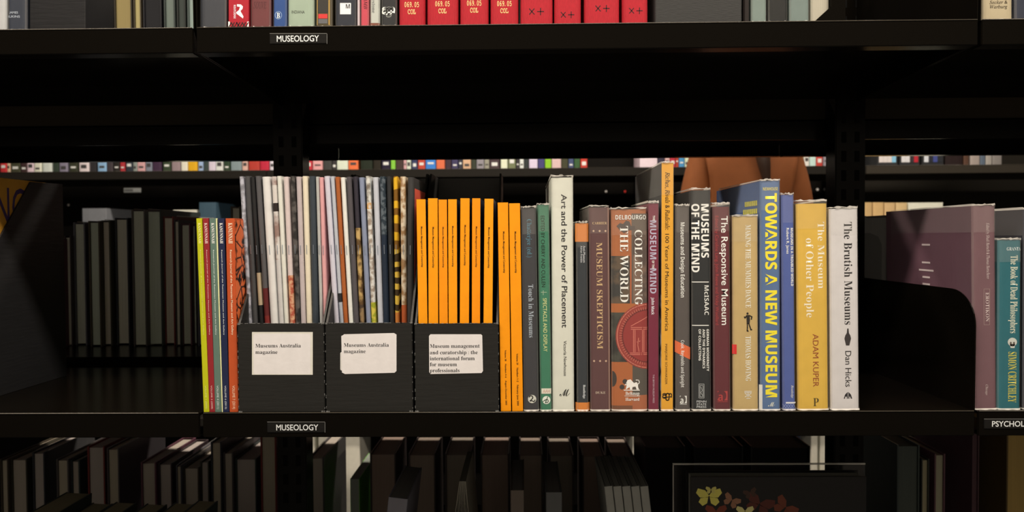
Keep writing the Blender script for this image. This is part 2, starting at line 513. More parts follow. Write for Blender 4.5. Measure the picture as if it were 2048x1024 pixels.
def shelf_unit(label, x0, x1, y0, y1, z, lip=LIP, front=-1, brackets=True, lm=None, stop=0.0):
    """steel shelf: deck, folded front lip, rear flange, two end brackets; front=-1 faces the camera's aisle"""
    m = lm or BLACK
    o = thing('shelf', label, 'shelf', ((x0 + x1) / 2, y0, z)); hw = (x1 - x0) / 2; d = y1 - y0
    b = MB(); b.box(-hw, hw, 0.0, d, -.003, 0); b.build('deck', m, o)
    f0, f1 = (0.0, .003) if front < 0 else (d - .003, d)
    r0, r1 = (d - .002, d) if front < 0 else (0, .002)
    b = MB(); b.box(-hw, hw, f0 - (.0006 if front < 0 else -.0006), f1, -lip, .0004); b.build('front_lip', m, o, bevel=.0009)
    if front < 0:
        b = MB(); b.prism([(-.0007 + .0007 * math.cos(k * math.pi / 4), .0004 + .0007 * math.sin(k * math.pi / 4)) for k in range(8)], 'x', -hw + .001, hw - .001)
        b.build('lip_highlight', EDGE, o, smooth=True)  # paler rubbed-metal rod, painting in the highlight line of the lip
    g0, g1 = (f1, f1 + .018) if front < 0 else (f0 - .018, f0)
    b = MB(); b.box(-hw + .002, hw - .002, g0, g1, -lip, -lip + .0015); b.build('lip_return', m, o)
    b = MB(); b.box(-hw, hw, r0, r1, -lip - .004, -.003); b.build('rear_flange', m, o)
    if stop:
        b = MB(); b.box(-hw, hw, r0, r1, -.0028, stop); b.build('back_stop', m, o)
    if brackets:
        hb = 0.139; R = .05
        if front < 0:
            prof = [(d, -.035), (d, hb), (R, hb)] + [(R - R * math.sin(math.radians(a)), hb - R * .8 + R * .8 * math.cos(math.radians(a))) for a in range(10, 91, 10)] + [(0.0012, -.0)] + [(.02, -.026)]
        else:
            prof = [(0, -.035), (0, hb), (d - R, hb)] + [(d - R + R * math.sin(math.radians(a)), hb - R * .8 + R * .8 * math.cos(math.radians(a))) for a in range(10, 91, 10)] + [(d - .0012, 0)] + [(d - .02, -.026)]
        for s in ((-1, 1) if brackets is True else brackets):
            b = MB(); b.prism(prof, 'x', *sorted((s * (hw - .0002), s * (hw + .0012)))); b.build('end_bracket', m, o)
    return o


def shelf_label(sh, z, y, plate, text_px, s):
    F = Face(sh, y, 0, None); F.n = 4
    x0, y0, x1, y1 = plate
    p0, p1 = at(x0, y1, y), at(x1, y0, y); lo = sh.location
    mb = MB(); mb.box(p0.x - lo.x, p1.x - lo.x, -.0014, -.0005, p0.z - lo.z, p1.z - lo.z)
    pl = mb.build('shelf_label', mat((0.006, .006, .006), 'card', rough=.3, raw=True), sh, bevel=.0004)
    F.n = 140
    T(F, s, '', (222, 214, 200), text_px, 'h', 'lettering', parent=pl, off=.011)
    G(F, [[(x0, y0), (x1, y0), (x1, y0 + 1), (x0, y0 + 1)], [(x1 - 1, y0), (x1, y0), (x1, y1), (x1 - 1, y1)]], (112, 106, 96), 'pale_rim', parent=pl)  # paler lines along the plate's top and one side

sh_top = {}; sh_mid = {}
bn = {'neighbouring': 'beside the slanted file box', 'middle': 'in the middle bay', 'end': 'in the psychology bay'}
for b, x0, x1 in BAYS:
    sh_top[b] = shelf_unit('black steel upper shelf ' + bn[b], x0, x1, 0, .325, TOP_Z)
    sh_mid[b] = shelf_unit('black steel middle shelf ' + bn[b], x0, x1, 0, .325, MID_Z, brackets={'neighbouring': (-1,), 'middle': (1,), 'end': (1,)}[b])
    shelf_unit('black steel low shelf ' + bn[b] + ' below the others', x0, x1, 0, .325, LOW_Z)
    shelf_unit('rear black steel shelf hanging low behind the upper shelf ' + bn[b], x0 - .0019, x1 + .0019, .375, .70, FAR_TOP_Z, front=1, brackets=False, stop=.05)
    shelf_unit('rear black steel shelf behind the middle shelf ' + bn[b], x0, x1, .375, .70, FAR_MID_Z, front=1)
    shelf_unit('rear black steel shelf behind the low shelf ' + bn[b], x0, x1, .375, .70, FAR_LOW_Z, front=1)
shelf_label(sh_top['middle'], TOP_Z, -.0006, (540, 67, 655, 88), (554, 72, 638.5, 83), 'MUSEOLOGY')
shelf_label(sh_mid['middle'], MID_Z, -.0006, (535, 843, 651, 864.5), (553, 849, 637, 860), 'MUSEOLOGY')
shelf_label(sh_mid['end'], MID_Z, -.0006, (1967, 837, 2092, 857), (1983, 842, 2081, 852.5), 'PSYCHOLOGY')


def upright(label, xc, w=.047):
    o = thing('shelf_post', label, 'post', (xc, .33, 0))
    b = MB(); b.box(-w / 2, w / 2, 0, .04, 0, 2.25); b.build('post', BLACK, o, bevel=.0015)
    b = MB()
    for k in range(70):
        z = .1 + k * .03
        b.box(-w * .30, -w * .14, -.0006, .0004, z, z + .017); b.box(w * .14, w * .30, -.0006, .0004, z, z + .017)
    b.build('slot_row', mat((.002, .002, .002), 'steel', rough=.8, raw=True), o)
    b = MB(); b.box(-.06, .06, -.05, .09, 0, .03); b.build('foot', BLACK, o, bevel=.003)
    return o

upright('slotted black post between the slanted file box bay and the middle bay', at(578, 500, .33).x)
upright('slotted black post behind the white book at the end of the row', at(1700, 500, .33).x)
upright('slotted black post at the outer end of the psychology bay', 1.36)
upright('slotted black post at the outer end of the slanted file box bay', -1.36)

# ------------------------------------------------------------------ middle shelf, from the journals to the white book
JG = 'research journals beside the black file boxes'
KAN = [('yellow-green', (391.8, 403.9, 437, 407.3, 418.4), (206, 200, 22), (236, 232, 120), 'VOLUME 1 (2005)'),
       ('crimson', (404.2, 417.6, 437, 419.1, 429.5), (158, 40, 42), (240, 190, 170), 'VOLUME 3 (2008)'),
       ('sage green', (418.1, 431.3, 437, 429.9, 442.6), (104, 124, 104), (222, 220, 205), 'VOLUME 4 (2011)'),
       ('navy blue', (434.2, 448.7, 437, 446.2, 457.3), (34, 40, 68), (222, 215, 205), 'VOLUME 6 (2013)'),
       ('orange', (450.4, 469.1, 437, 459.3, 476.3), (206, 84, 38), (250, 200, 160), 'VOLUME 7 (2014)')]
for nm, px, c, ic, vol in KAN:
    c = tuple(v * .9 for v in c)
    F = book('thin %s paperback journal spine leaning beside the file boxes' % nm, px, c, hard=False, depth=.20, group=JG, pages=(232, 226, 170) if 'sage' in nm else (215, 205, 185))
    t0, t1, ty, b0, b1 = px
    wd_ = t1 - t0

    def bx(y0, y1, a, b_):
        k = ((y0 + y1) / 2 - ty) / (825 - ty); l = t0 + (b0 - t0) * k; r = t1 + (b1 - t1) * k
        return (l + (r - l) * a, y0, l + (r - l) * b_, y1)
    T(F, 'KANUNNAH', 'rb', tuple(min(250, v + 20) for v in ic), bx(446, 487, .30, .76))
    T(F, 'Research Journal of the Tasmanian Museum and Art Gallery', '', tuple(min(250, v + 10) for v in ic), bx(500, 670, .36, .72), off=.006, name='subtitle_lettering')
    T(F, vol, '', ic, bx(771, 818, .36, .70), name='volume_lettering')
    if nm == 'sage green':
        pass
    if nm == 'orange':
        mb = MB(); mb.box(F.w / 2 + .0001, F.w / 2 + .0004, .001, F.d - .004, .002, F.h - .002)
        mb.build('printed_front', mat((222, 104, 52), 'cells', c2=(22, 16, 12), scale=55, rough=.35), F.o)
F = book('cream stapled booklet edge showing between the sage and navy journals', (431.5, 433.6, 437, 443.3, 445.8), (236, 226, 160), hard=False, depth=.20)


def file_box(label, x0, x1, ytop, group='black magazine file boxes', Y=0.003, base=MID_Z, lower=823, D=.25, Hb=.292, slope=(.0, .165)):
    p0 = at(x0, lower, Y); p1 = at(x1, lower, Y); w = (p1.x - p0.x) * .992; hf = at((x0 + x1) / 2, ytop, Y).z - base
    o = thing('file_box', label, 'file box', ((p0.x + p1.x) / 2, Y, base + .0003), group=group)
    m = mat((29, 27, 23), 'card', rough=.5); t = .0025
    b = MB(); b.box(-w / 2, w / 2, 0, t, 0, hf); b.build('front_panel', m, o, bevel=.0007)
    prof = [(t, 0), (D, 0), (D, Hb), (slope[1], Hb), (t, hf)]
    b = MB(); b.prism(prof, 'x', -w / 2, -w / 2 + t); b.build('side_panel', m, o)
    b = MB(); b.prism(prof, 'x', w / 2 - t, w / 2); b.build('side_panel', m, o)
    b = MB(); b.box(-w / 2 + t, w / 2 - t, D - t, D, 0, Hb); b.build('back_panel', m, o)
    b = MB(); b.box(-w / 2 + t, w / 2 - t, t, D - t, 0, t); b.build('bottom_panel', m, o)
    b = MB(); rr = random.Random(int(x0))
    for s in (-1, 1):                                        # rubbed corners and edges where the pale board shows
        b.box(*sorted((s * (w / 2 + .0002), s * (w / 2 - .0035 * rr.uniform(.6, 1.2)))), -.0003, t, hf - .0012, hf + .0004)
        b.box(*sorted((s * (w / 2 + .0002), s * (w / 2 - .004))), -.0003, t * .6, 0, .0016)
        z = .004
        while z < hf - .01:
            l = rr.uniform(.0008, .004)
            b.box(*sorted((s * (w / 2 + .0002), s * (w / 2 - .0004))), -.0002, .0008, z, z + l); z += l + rr.uniform(.003, .016)
    for k in range(14):
        x = -w / 2 + w * (k + rr.random() * .5) / 14; b.box(x, x + w / 14 * rr.uniform(.3, .9), -.0002, .0012, hf - .0002, hf + .0003)
    b.build('worn_edge', mat((120, 114, 104), 'blotch', c2=(60, 56, 50), scale=700), o)
    F = Face(o, Y); F.w, F.hf = w, hf
    return F


def rrect(x0, y0, x1, y1, r):
    return arc(x0 + r, y0 + r, r, r, 180, 270, 5) + arc(x1 - r, y0 + r, r, r, 270, 360, 5) + arc(x1 - r, y1 - r, r, r, 0, 90, 5) + arc(x0 + r, y1 - r, r, r, 90, 180, 5)

LAB = (224, 209, 194); INK = (24, 22, 22)
F = file_box('black card file box with a square-edged pasted label, nearest the coloured journals', 477, 650.5, 647.5); box1 = F
l1 = Q(F, (504, 664, 625.6, 749.5), (216, 203, 180), 'paper_label', kind='plain', rough=.6)
G(F, [rrect(507.5, 667.5, 621, 748, 4)], LAB, 'label_sticker', parent=l1, kind='plain', rough=.6)
T(F, 'Museums Australia', 'rb', INK, (510.8, 687.8, 601.7, 694.8), 'h', 'lettering', parent=l1)
T(F, 'magazine', 'rb', INK, (510.8, 700.6, 555, 707.6), 'h', 'lettering', parent=l1)
F = file_box('black card file box with a torn rounded label, between the other two boxes', 652, 826.5, 646.5); box2 = F
l1 = G(F, [rrect(680.6, 704, 700, 741, 3)], (214, 200, 182), 'paper_label', kind='plain', rough=.6)
G(F, [[(682.5 + 4, 670), (688, 668.5), (788, 666), (793, 669), (793, 742), (789, 745.5), (690, 748), (684, 745), (682.6, 672)]], LAB, 'label_sticker', parent=l1, kind='plain', rough=.6)
T(F, 'Museums Australia', 'rb', INK, (687.6, 686.4, 777.6, 693.4), 'h', 'lettering', parent=l1)
T(F, 'magazine', 'rb', INK, (687.6, 699, 731.3, 706), 'h', 'lettering', parent=l1)
F = file_box('black card file box labelled for museum management, holding orange journals', 830, 998.5, 647.5); box3 = F
l1 = G(F, [[(858, 672), (861, 668.5), (962, 668.5), (964.5, 671), (966, 742), (963, 746), (861, 748), (858.5, 744)]], LAB, 'paper_label', kind='plain', rough=.6)
for s, x1, yc, yb in (('Museum management', 959.3, 688.4, 695.4), ('and curatorship : the', 955.4, 701.2, 708.2), ('international forum', 949.3, 713.2, 720.2), ('for museum', 913.8, 725.2, 732.2), ('professionals', 919, 737.2, 744.2)):
    T(F, s, 'rb', INK, (859.8, yc, x1, yb), 'h', 'lettering', parent=l1)


def magazine(label, t0, t1, b0, b1, bands, group, ty=353, Y=.034, yb=648, base=MID_Z + .0036, depth=.195, red=False):
    """stapled magazine, folded spine outwards; bands = [(pixel y where it starts, material)]"""
    pt = at((t0 + t1) / 2, ty, Y); pm = at((b0 + b1) / 2, yb, Y)
    sl = (pt.x - pm.x) / (pt.z - pm.z); bxm = pm.x - sl * (pm.z - base)
    lean = math.atan(sl); h = (pt.z - base) / math.cos(lean)
    w = ((at(t1, ty, Y) - at(t0, ty, Y)).x + (at(b1, yb, Y) - at(b0, yb, Y)).x) / 2 * .93
    w = min(w, .0122)
    o = thing('magazine', label, 'magazine', (bxm, Y, base + abs(math.sin(lean)) * w / 2), lean, 0, group)
    F = Face(o, Y, lean)
    zc = [0.0] + sorted(max(.001, F.loc2((t0 + b0) / 2, y)[1]) for y, _ in bands[1:]) + [h]
    ms = [m for _, m in bands][::-1]
    n = 10; pts = [(-w / 2, depth)] + [(-w / 2 * math.cos(math.pi * i / n), w * .48 * (1 - math.sin(math.pi * i / n))) for i in range(n + 1)] + [(w / 2, depth)]
    mb = MB(); N = len(pts)
    rows = [(z, i) for i, z in enumerate(zc)]
    for z in zc: mb.v += [(x, y, z) for x, y in pts]
    for r in range(len(zc) - 1):
        for i in range(N - 1):
            mb.f.append((r * N + i, r * N + i + 1, (r + 1) * N + i + 1, (r + 1) * N + i)); mb.m.append(r)
    mb.build('cover', ms, o, smooth=True)
    k = .86
    pg = MB(); pg.prism([(x * k, y + .0007) if y < depth else (x * k, y - .001) for x, y in pts], 'z', 0.0005, h - .0006)
    pg.build('page_block', mat((226, 214, 196), 'pages'), o)
    for f in (.30, .66):
        sb = MB(); sb.box(-.0003, .0003, -.0004, .0004, h * f, h * f + .011); sb.build('staple', mat((200, 200, 200), 'metal'), o)
    if red:
        rb = MB(); rb.box(w / 2 + .0001, w / 2 + .0004, .010, .11, h - .20, h - .013); rb.build('printed_panel', mat((214, 84, 62), 'plain'), o)
    F.w, F.h = w, h
    return F

P = lambda c, r=.38: mat(c, 'plain', rough=r)
BLOT = lambda a, b_, s=60: mat(a, 'blotch', c2=b_, scale=s, rough=.38)
MG1 = 'magazines in the first file box'; MG2 = 'magazines in the second file box'
mags1 = [('marbled grey', 476.4, 488, 496, 503, [(0, BLOT((176, 168, 166), (120, 114, 112), 90))]),
         ('charcoal', 488.4, 499.6, 503.5, 515, [(0, P((72, 68, 64)))]),
         ('black with a beige band', 500, 508.6, 517.5, 527, [(0, P((36, 34, 32))), (546, P((176, 152, 118))), (611, P((34, 32, 30)))]),
         ('dark grey and maroon', 509.4, 520, 528, 538.5, [(0, P((84, 78, 74))), (577, P((92, 34, 32))), (632, P((120, 42, 36)))]),
         ('broad cream white', 520.6, 540.6, 540.6, 555, [(0, P((216, 204, 188)))]),
         ('white with brown marks', 541.4, 552.4, 557.6, 567.4, [(0, BLOT((150, 122, 108), (190, 172, 156), 60)), (370, P((206, 190, 172))), (406, P((44, 34, 30))), (423, BLOT((202, 188, 172), (140, 110, 96), 40)), (520, P((196, 184, 170)))]),
         ('slim cream', 553, 562, 568, 577, [(0, P((214, 204, 182)))]),
         ('pale pink with a rust red foot', 565, 577.5, 579.5, 589, [(0, P((206, 182, 168))), (551, BLOT((170, 82, 58), (206, 150, 110), 160))]),
         ('speckled black', 579, 590, 591, 601, [(0, BLOT((44, 40, 36), (86, 78, 70), 70))]),
         ('grey pink', 590.4, 602.2, 601.6, 611, [(0, P((184, 164, 154)))]),
         ('pale yellow', 602.6, 616, 613, 623, [(0, P((222, 202, 168)))]),
         ('slate', 616.6, 630, 623.6, 637, [(0, P((58, 62, 64)))]),
         ('thin stone grey', 631, 637.5, 639, 646, [(0, P((176, 168, 154)))]),
         ('rose pink', 638, 646, 646.7, 655, [(0, P((214, 150, 142)))])]
for nm, a, b_, c_, d_, bands in mags1:
    magazine('%s magazine in the square-labelled box' % nm, a, b_, c_, d_, bands, MG1, ty=352 + rnd.uniform(0, 3))
mags2 = [('lilac grey', 646.6, 659.4, 667.5, 677.5, [(0, P((200, 188, 186)))]),
         ('light grey with a black patch', 660, 668.4, 679.5, 687, [(0, P((180, 176, 172))), (587, P((40, 40, 40))), (605, P((168, 166, 164)))]),
         ('rust brown', 668.8, 679, 687.5, 695, [(0, P((164, 86, 40)))]),
         ('ivory', 679.4, 690.6, 698, 705.6, [(0, P((222, 212, 192)))]),
         ('dark taupe', 691.4, 703, 707.4, 717.6, [(0, P((82, 74, 72)))]),
         ('black with a gold patterned foot', 704.5, 715.6, 719.6, 727.6, [(0, P((52, 46, 50))), (456, BLOT((186, 148, 88), (90, 64, 36), 70)), (610, BLOT((140, 110, 72), (70, 54, 40), 70))]),
         ('steel blue', 716.4, 728, 732.5, 741.6, [(0, P((132, 134, 146)))]),
         ('white with line drawings and a lime foot', 729.6, 740.4, 743, 751.4, [(0, BLOT((206, 196, 178), (120, 106, 90), 90)), (405, BLOT((196, 140, 70), (206, 190, 170), 80)), (418, BLOT((208, 196, 178), (150, 130, 110), 120)), (605, BLOT((150, 150, 40), (206, 180, 70), 120))]),
         ('pearl grey', 744, 757, 756, 765.6, [(0, P((190, 184, 180)))]),
         ('scuffed midnight teal', 757.6, 771.4, 767, 777.6, [(0, BLOT((42, 50, 54), (92, 96, 96), 170)), (470, P((36, 44, 54)))]),
         ('plain black', 772, 782, 779, 788.6, [(0, P((46, 44, 42)))]),
         ('yellow and brown striped', 785.4, 795, 790.4, 797.8, [(0, mat((214, 160, 34), 'bands', c2=(120, 78, 24), scale=14, rough=.4)), (500, mat((206, 164, 60), 'bands', c2=(60, 44, 24), scale=20, rough=.4)), (625, P((196, 116, 52)))]),
         ('cream with brown scrollwork', 798.6, 811.6, 803, 812.8, [(0, BLOT((212, 188, 154), (150, 110, 70), 80)), (610, P((176, 84, 44)))]),
         ('dark grey with a red cover panel', 813, 829, 814.5, 825, [(0, P((60, 56, 52)))])]
for nm, a, b_, c_, d_, bands in mags2:
    magazine('%s magazine in the torn-labelled box' % nm, a, b_, c_, d_, bands, MG2, ty=353 + rnd.uniform(-1, 2), red='red' in nm)

OG = 'orange journals'
JR = [(832, 851.5, 399, 836.5, 855, 453, 534.4), (855, 876, 397, 857, 876.4, 454, 535.7), (876.6, 894, 399.6, 878.4, 895.6, 454, 535.2), (895.6, 914, 399, 897, 914.6, 452, 533.5), (920, 940, 397, 919.4, 938, 450, 531), (943, 962, 397, 943.5, 960, 453, 534.4), (968, 988, 398, 967, 984.8, 454.7, 536)]
ordn = ['first', 'second', 'third', 'fourth', 'fifth', 'sixth', 'seventh']
OC = [(250, 147, 6), (250, 146, 4), (246, 140, 8), (250, 146, 6), (252, 144, 3), (248, 138, 4), (250, 150, 12)]
for i, (a, b_, ty, c_, d_, y0, y1) in enumerate(JR):
    k = (822 - ty) / (647 - ty); cb0, cb1 = a + (c_ - a) * k, b_ + (d_ - b_) * k
    F = book('orange journal in the third file box, %s of seven counted from the magazines' % ordn[i], (a, b_, ty, cb0, cb1), OC[i], base_z=MID_Z + .003, Y=.0085, yb=822, depth=.17, hard=False, left=(40, 40, 52), right=(34, 36, 46), group=OG, rough=.5)
    kk = ((y0 + y1) / 2 - ty) / (822 - ty); l = a + (cb0 - a) * kk; r = b_ + (cb1 - b_) * kk
    T(F, 'Museum Management and Curatorship', '', (70, 40, 10), (l + (r - l) * .43, y0, l + (r - l) * .64, y1), off=.012)
for i, (px, y0, y1, v, v0, v1) in enumerate((((994.6, 1016.7, 405.5, 1001.8, 1022), 463, 546, 'Volume 38    Numbers 4–6    August–December 2003', 700, 810),
                                             ((1017.5, 1040.4, 407, 1024.5, 1046), 463, 546, 'Volume 39    Numbers 1–2    February–June 2004', 707, 811))):
    F = book('orange journal standing outside the boxes, ' + ('touching the third file box' if i == 0 else 'beside the dark grey hardback'), px, (252, 144, 3), depth=.17, hard=False, left=(40, 40, 52), right=(34, 36, 46), group=OG, rough=.5)
    a, b_, ty, c_, d_ = px
    for s, q0, q1, nm in (('Museum Management and Curatorship', y0, y1, 'title_lettering'), (v, v0, v1, 'volume_lettering')):
        kk = ((q0 + q1) / 2 - ty) / (824 - ty); l = a + (c_ - a) * kk; r = b_ + (d_ - b_) * kk
        T(F, s, '', (70, 40, 10), (l + (r - l) * .45, q0, l + (r - l) * .64, q1), name=nm, off=.012)

# --- hardbacks and paperbacks to the end of the row
MGp = None
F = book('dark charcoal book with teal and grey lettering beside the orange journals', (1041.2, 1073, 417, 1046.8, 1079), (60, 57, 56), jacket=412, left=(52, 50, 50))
T(F, 'Chatterjee (ed.)', 'r', (84, 120, 128), (1054, 438.4, 1063.5, 514.6), name='author_lettering')
T(F, 'Touch in Museums', 'r', (176, 178, 176), (1057, 569, 1067.2, 675))
e = G(F, [circ(1064.2, 798, 8.3)], (206, 198, 176), 'publisher_emblem')
G(F, strokes([arc(1062, 795, 3.6, 3.4, 190, 400), [(1064.5, 797.5), (1060, 802), (1064, 801.5), (1068, 803.5), (1070, 800)]], 2.0), (30, 28, 26), 'bird_mark', parent=e)

F = book('slim green book with black and yellow lettering beside the tall white book', (1074.2, 1098.6, 410, 1080, 1104.5), (62, 116, 84), jacket=406, left=(70, 120, 90))
T(F, 'EDITED BY CHERRY AND CULLEN', '', (14, 30, 20), (1082, 431.5, 1090, 574), name='editor_lettering')
G(F, strokes([[(1082, 584.5), (1093, 584.5)], [(1086.5, 581), (1086.5, 590)]], .8), (190, 200, 160), 'divider')
T(F, 'SPECTACLE AND DISPLAY', '', (222, 216, 140), (1086.3, 596.5, 1094.2, 703))
e = Q(F, (1082.8, 776.8, 1102.5, 787.4), (222, 208, 180), 'association_panel')
T(F, 'AAH', '', (190, 130, 110), (1086, 779, 1099.5, 785.5), 'h', 'association_lettering')
e = G(F, [circ(1092.8, 800, 8, 8)], (226, 220, 196), 'publisher_emblem')
G(F, strokes([[(1095.5, 793.5), (1091, 806)], arc(1093.4, 802, 3.2, 3.4, 150, -170), [(1086, 803), (1090, 800)]], 1.5), (50, 84, 60), 'b_mark', parent=e)

F = book('tall thick cream white book with large black title', (1101, 1147.4, 355.5, 1104.6, 1149.2), (216, 207, 182), depth=.23, jacket=350, pages=(220, 205, 175), kind='blotch' if 0 else 'plain')
T(F, 'Art and the Power of Placement', 'h', (40, 38, 36), (1122.6, 388.6, 1135.4, 655.6), off=.012)
T(F, 'Victoria Newhouse', 'h', (44, 42, 40), (1127.2, 681.6, 1133.8, 752), name='author_lettering', off=.004)
T(F, 'M', 'scr', (30, 28, 28), (1119, 778, 1140.5, 792), 'h', 'publisher_emblem')

F = book('small dark grey book with an orange band at top and foot', (1152, 1175.4, 447, 1153.3, 1178), (52, 54, 54), jacket=442, depth=.14)
Q(F, (1150.5, 446.5, 1177, 483.5), (214, 124, 52), 'printed_band')
Q(F, (1151.5, 805, 1180, 825), (214, 124, 52), 'printed_band')
T(F, 'Anti-Museum', '', (214, 206, 196), (1166, 491.7, 1170.8, 525))
T(F, 'Adrian Franklin', '', (214, 206, 196), (1160.8, 491.7, 1165, 525), name='author_lettering')
T(F, 'Routledge', 'r', (226, 220, 210), (1166.2, 769.7, 1171, 797), name='publisher_lettering')

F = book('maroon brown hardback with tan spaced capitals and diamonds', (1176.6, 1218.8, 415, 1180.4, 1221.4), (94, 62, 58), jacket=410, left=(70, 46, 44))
TAN = (206, 166, 116)
G(F, [[(1214.6, 415), (1218.5, 415), (1221.2, 823), (1217.2, 823)]], (138, 102, 86), 'printed_panel')
T(F, 'CARRIER', 'r', TAN, (1185, 444, 1213.6, 448.6), 'h', 'author_lettering')
dm = lambda x, y, r=2.4: [(x - r, y), (x, y + r), (x + r, y), (x, y - r)]
G(F, [dm(x, 462) for x in (1187, 1199.3, 1211)] + [dm(x, 722) for x in (1188.2, 1200.2, 1212)], (202, 164, 130), 'diamond_ornament')
T(F, 'MUSEUM SKEPTICISM', 'r', TAN, (1193.3, 485, 1205.2, 698))
T(F, 'DUKE', 'r', (206, 180, 150), (1191, 783, 1211, 787.4), 'h', 'publisher_lettering')

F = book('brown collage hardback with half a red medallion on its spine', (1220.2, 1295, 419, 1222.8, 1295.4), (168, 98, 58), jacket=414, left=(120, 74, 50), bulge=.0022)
GB = (100, 84, 70); DK = (62, 58, 52)
Q(F, (1263, 427, 1294.6, 620), GB, 'printed_panel'); Q(F, (1222, 512, 1260, 607), DK, 'printed_panel', kind='blotch', c2=(96, 78, 60), scale=60)
Q(F, (1260, 505, 1263, 607), (176, 92, 56), 'printed_panel'); Q(F, (1266, 462, 1294, 622), (122, 96, 78), 'printed_panel', kind='blotch', c2=(88, 72, 62), scale=45)
Q(F, (1222.5, 607, 1294, 625), (172, 98, 54), 'printed_panel'); Q(F, (1222.5, 625, 1294.5, 724), (74, 70, 58), 'printed_panel', kind='blotch', c2=(54, 50, 44), scale=60)
Q(F, (1223.3, 724, 1265, 811), (172, 96, 54), 'printed_panel'); Q(F, (1265, 724, 1294.8, 790), (88, 78, 66), 'printed_panel')
Q(F, (1265, 790, 1294.8, 823), (168, 96, 62), 'printed_panel'); Q(F, (1223.3, 811, 1265, 823), (120, 76, 52), 'printed_panel')
G(F, [circ(1224.5, 758, 9, 16, a0=-90, a1=90), circ(1250, 763, 5), circ(1244, 774, 5)], (70, 60, 52), 'printed_ornament')
G(F, [[(1233, 452), (1240, 446), (1246, 448), (1252, 441), (1259, 443), (1262, 452), (1270, 452), (1270, 459), (1258, 460), (1248, 466), (1240, 460)]], (84, 70, 62), 'printed_ornament')
e = G(F, [circ(1295.2, 672, 64, 66, n=32, a0=90, a1=270)], (150, 62, 52), 'medallion')
G(F, strokes([arc(1295.2, 672, 61, 63, 92, 268, 30)], 1.6), (206, 122, 96), 'medallion_rim', parent=e)
G(F, [circ(1295.2, 672, 52, 54, n=32, a0=90, a1=270)], (110, 44, 40), 'medallion_ring', parent=e)
G(F, strokes([[(1295.2 + r0 * math.cos(math.radians(a)) * .97, 672 + r0 * math.sin(math.radians(a))), (1295.2 + r1 * math.cos(math.radians(a)) * .97, 672 + r1 * math.sin(math.radians(a)))] for a in range(96, 268, 5) for r0, r1 in ((53, 58),)], 1.0), (196, 116, 92), 'medallion_marks', parent=e)
G(F, [circ(1295.2, 672, 49, 51, n=32, a0=90, a1=270)], (146, 56, 50), 'medallion_field', parent=e)
G(F, strokes([[(1262, 652), (1295, 634)], [(1262, 655), (1295, 655)], [(1262, 658.5), (1295, 658.5)], [(1267, 660), (1267, 704)], [(1270, 660), (1270, 704)], [(1285, 660), (1285, 704)], [(1288, 660), (1288, 704)], [(1260, 706), (1295, 706)], [(1260, 709), (1295, 709)], [(1277, 676), (1275.5, 690), (1278, 703)], [(1274, 684), (1280, 682)]], 1.3), (208, 118, 96), 'temple_relief', parent=e)
T(F, 'DELBOURGO', 'sb', (238, 228, 212), (1231, 430.2, 1292, 438.8), 'h', 'author_lettering', off=-.01)
WH = (240, 232, 218)
T(F, 'THE WORLD', 'r', WH, (1240.2, 452, 1256.3, 604.4)); T(F, 'COLLECTING', 'r', WH, (1269.6, 460, 1284.4, 610))
G(F, [[(1251, 779), (1253, 772), (1252, 766), (1255, 760), (1261, 758.5), (1265, 763), (1268, 766), (1273, 764), (1276, 768), (1276, 774), (1278, 779), (1273, 779), (1271, 773), (1265, 774), (1264, 779), (1260, 779), (1259, 774), (1255, 777)],
      *strokes([[(1276, 768), (1279, 765), (1277, 760), (1272, 760)], [(1248, 780.3), (1279, 780.3)], [(1250, 770), (1253, 767)]], 1.6)], (240, 226, 206), 'lion_emblem')
T(F, 'Belknap', 'r', WH, (1251, 783.4, 1278.6, 789.6), 'h', 'publisher_lettering'); Q(F, (1249, 791.4, 1280, 792.3), WH, 'divider')
T(F, 'Harvard', 'r', WH, (1251, 795.4, 1278.6, 801.4), 'h', 'publisher_lettering')

F = book('slim maroon paperback with lilac grey bold title words', (1296.2, 1317.8, 407, 1296.4, 1318), (118, 40, 56), hard=False, jacket=402, left=(118, 40, 56))
LIL = (186, 170, 178)
T(F, 'THE', 'sb', WH, (1305.5, 431, 1310, 441)); T(F, 'MUSEUM', 'sb', LIL, (1300, 441, 1312.6, 518.5)); T(F, 'OF THE', 'sb', WH, (1304, 521, 1308.6, 537)); T(F, 'MIND', 'sb', LIL, (1300, 537, 1312.6, 587))
T(F, 'John Mack', 'sb', (232, 216, 210), (1302.8, 595, 1308.6, 629.4), name='author_lettering'); T(F, 'THE BRITISH MUSEUM PRESS', '', (206, 170, 170), (1305.4, 749, 1308.8, 806), name='publisher_lettering')

F = book('tall golden yellow paperback with brown italic title', (1322.4, 1348, 326, 1321.6, 1346.8), (226, 156, 46), hard=False, depth=.215, jacket=322.5, left=(88, 84, 78), right=(60, 52, 44))
mb = MB(); mb.box(-F.w / 2 - .0004, -F.w / 2 - .0001, .001, F.d - .02, .003, F.h * .47); mb.build('printed_back', mat((196, 190, 176), 'blotch', c2=(60, 54, 50), scale=50), F.o)
T(F, 'Riches, Rivals & Radicals:', 'ri', (52, 32, 12), (1330.6, 344, 1339.4, 459.5), off=.006); T(F, '100 Years of Museums in America', '', (44, 28, 10), (1330.2, 468, 1337.8, 662))
T(F, 'MARJORIE SCHWARZER', '', (96, 62, 24), (1330.4, 688, 1334.6, 768.7), name='author_lettering')


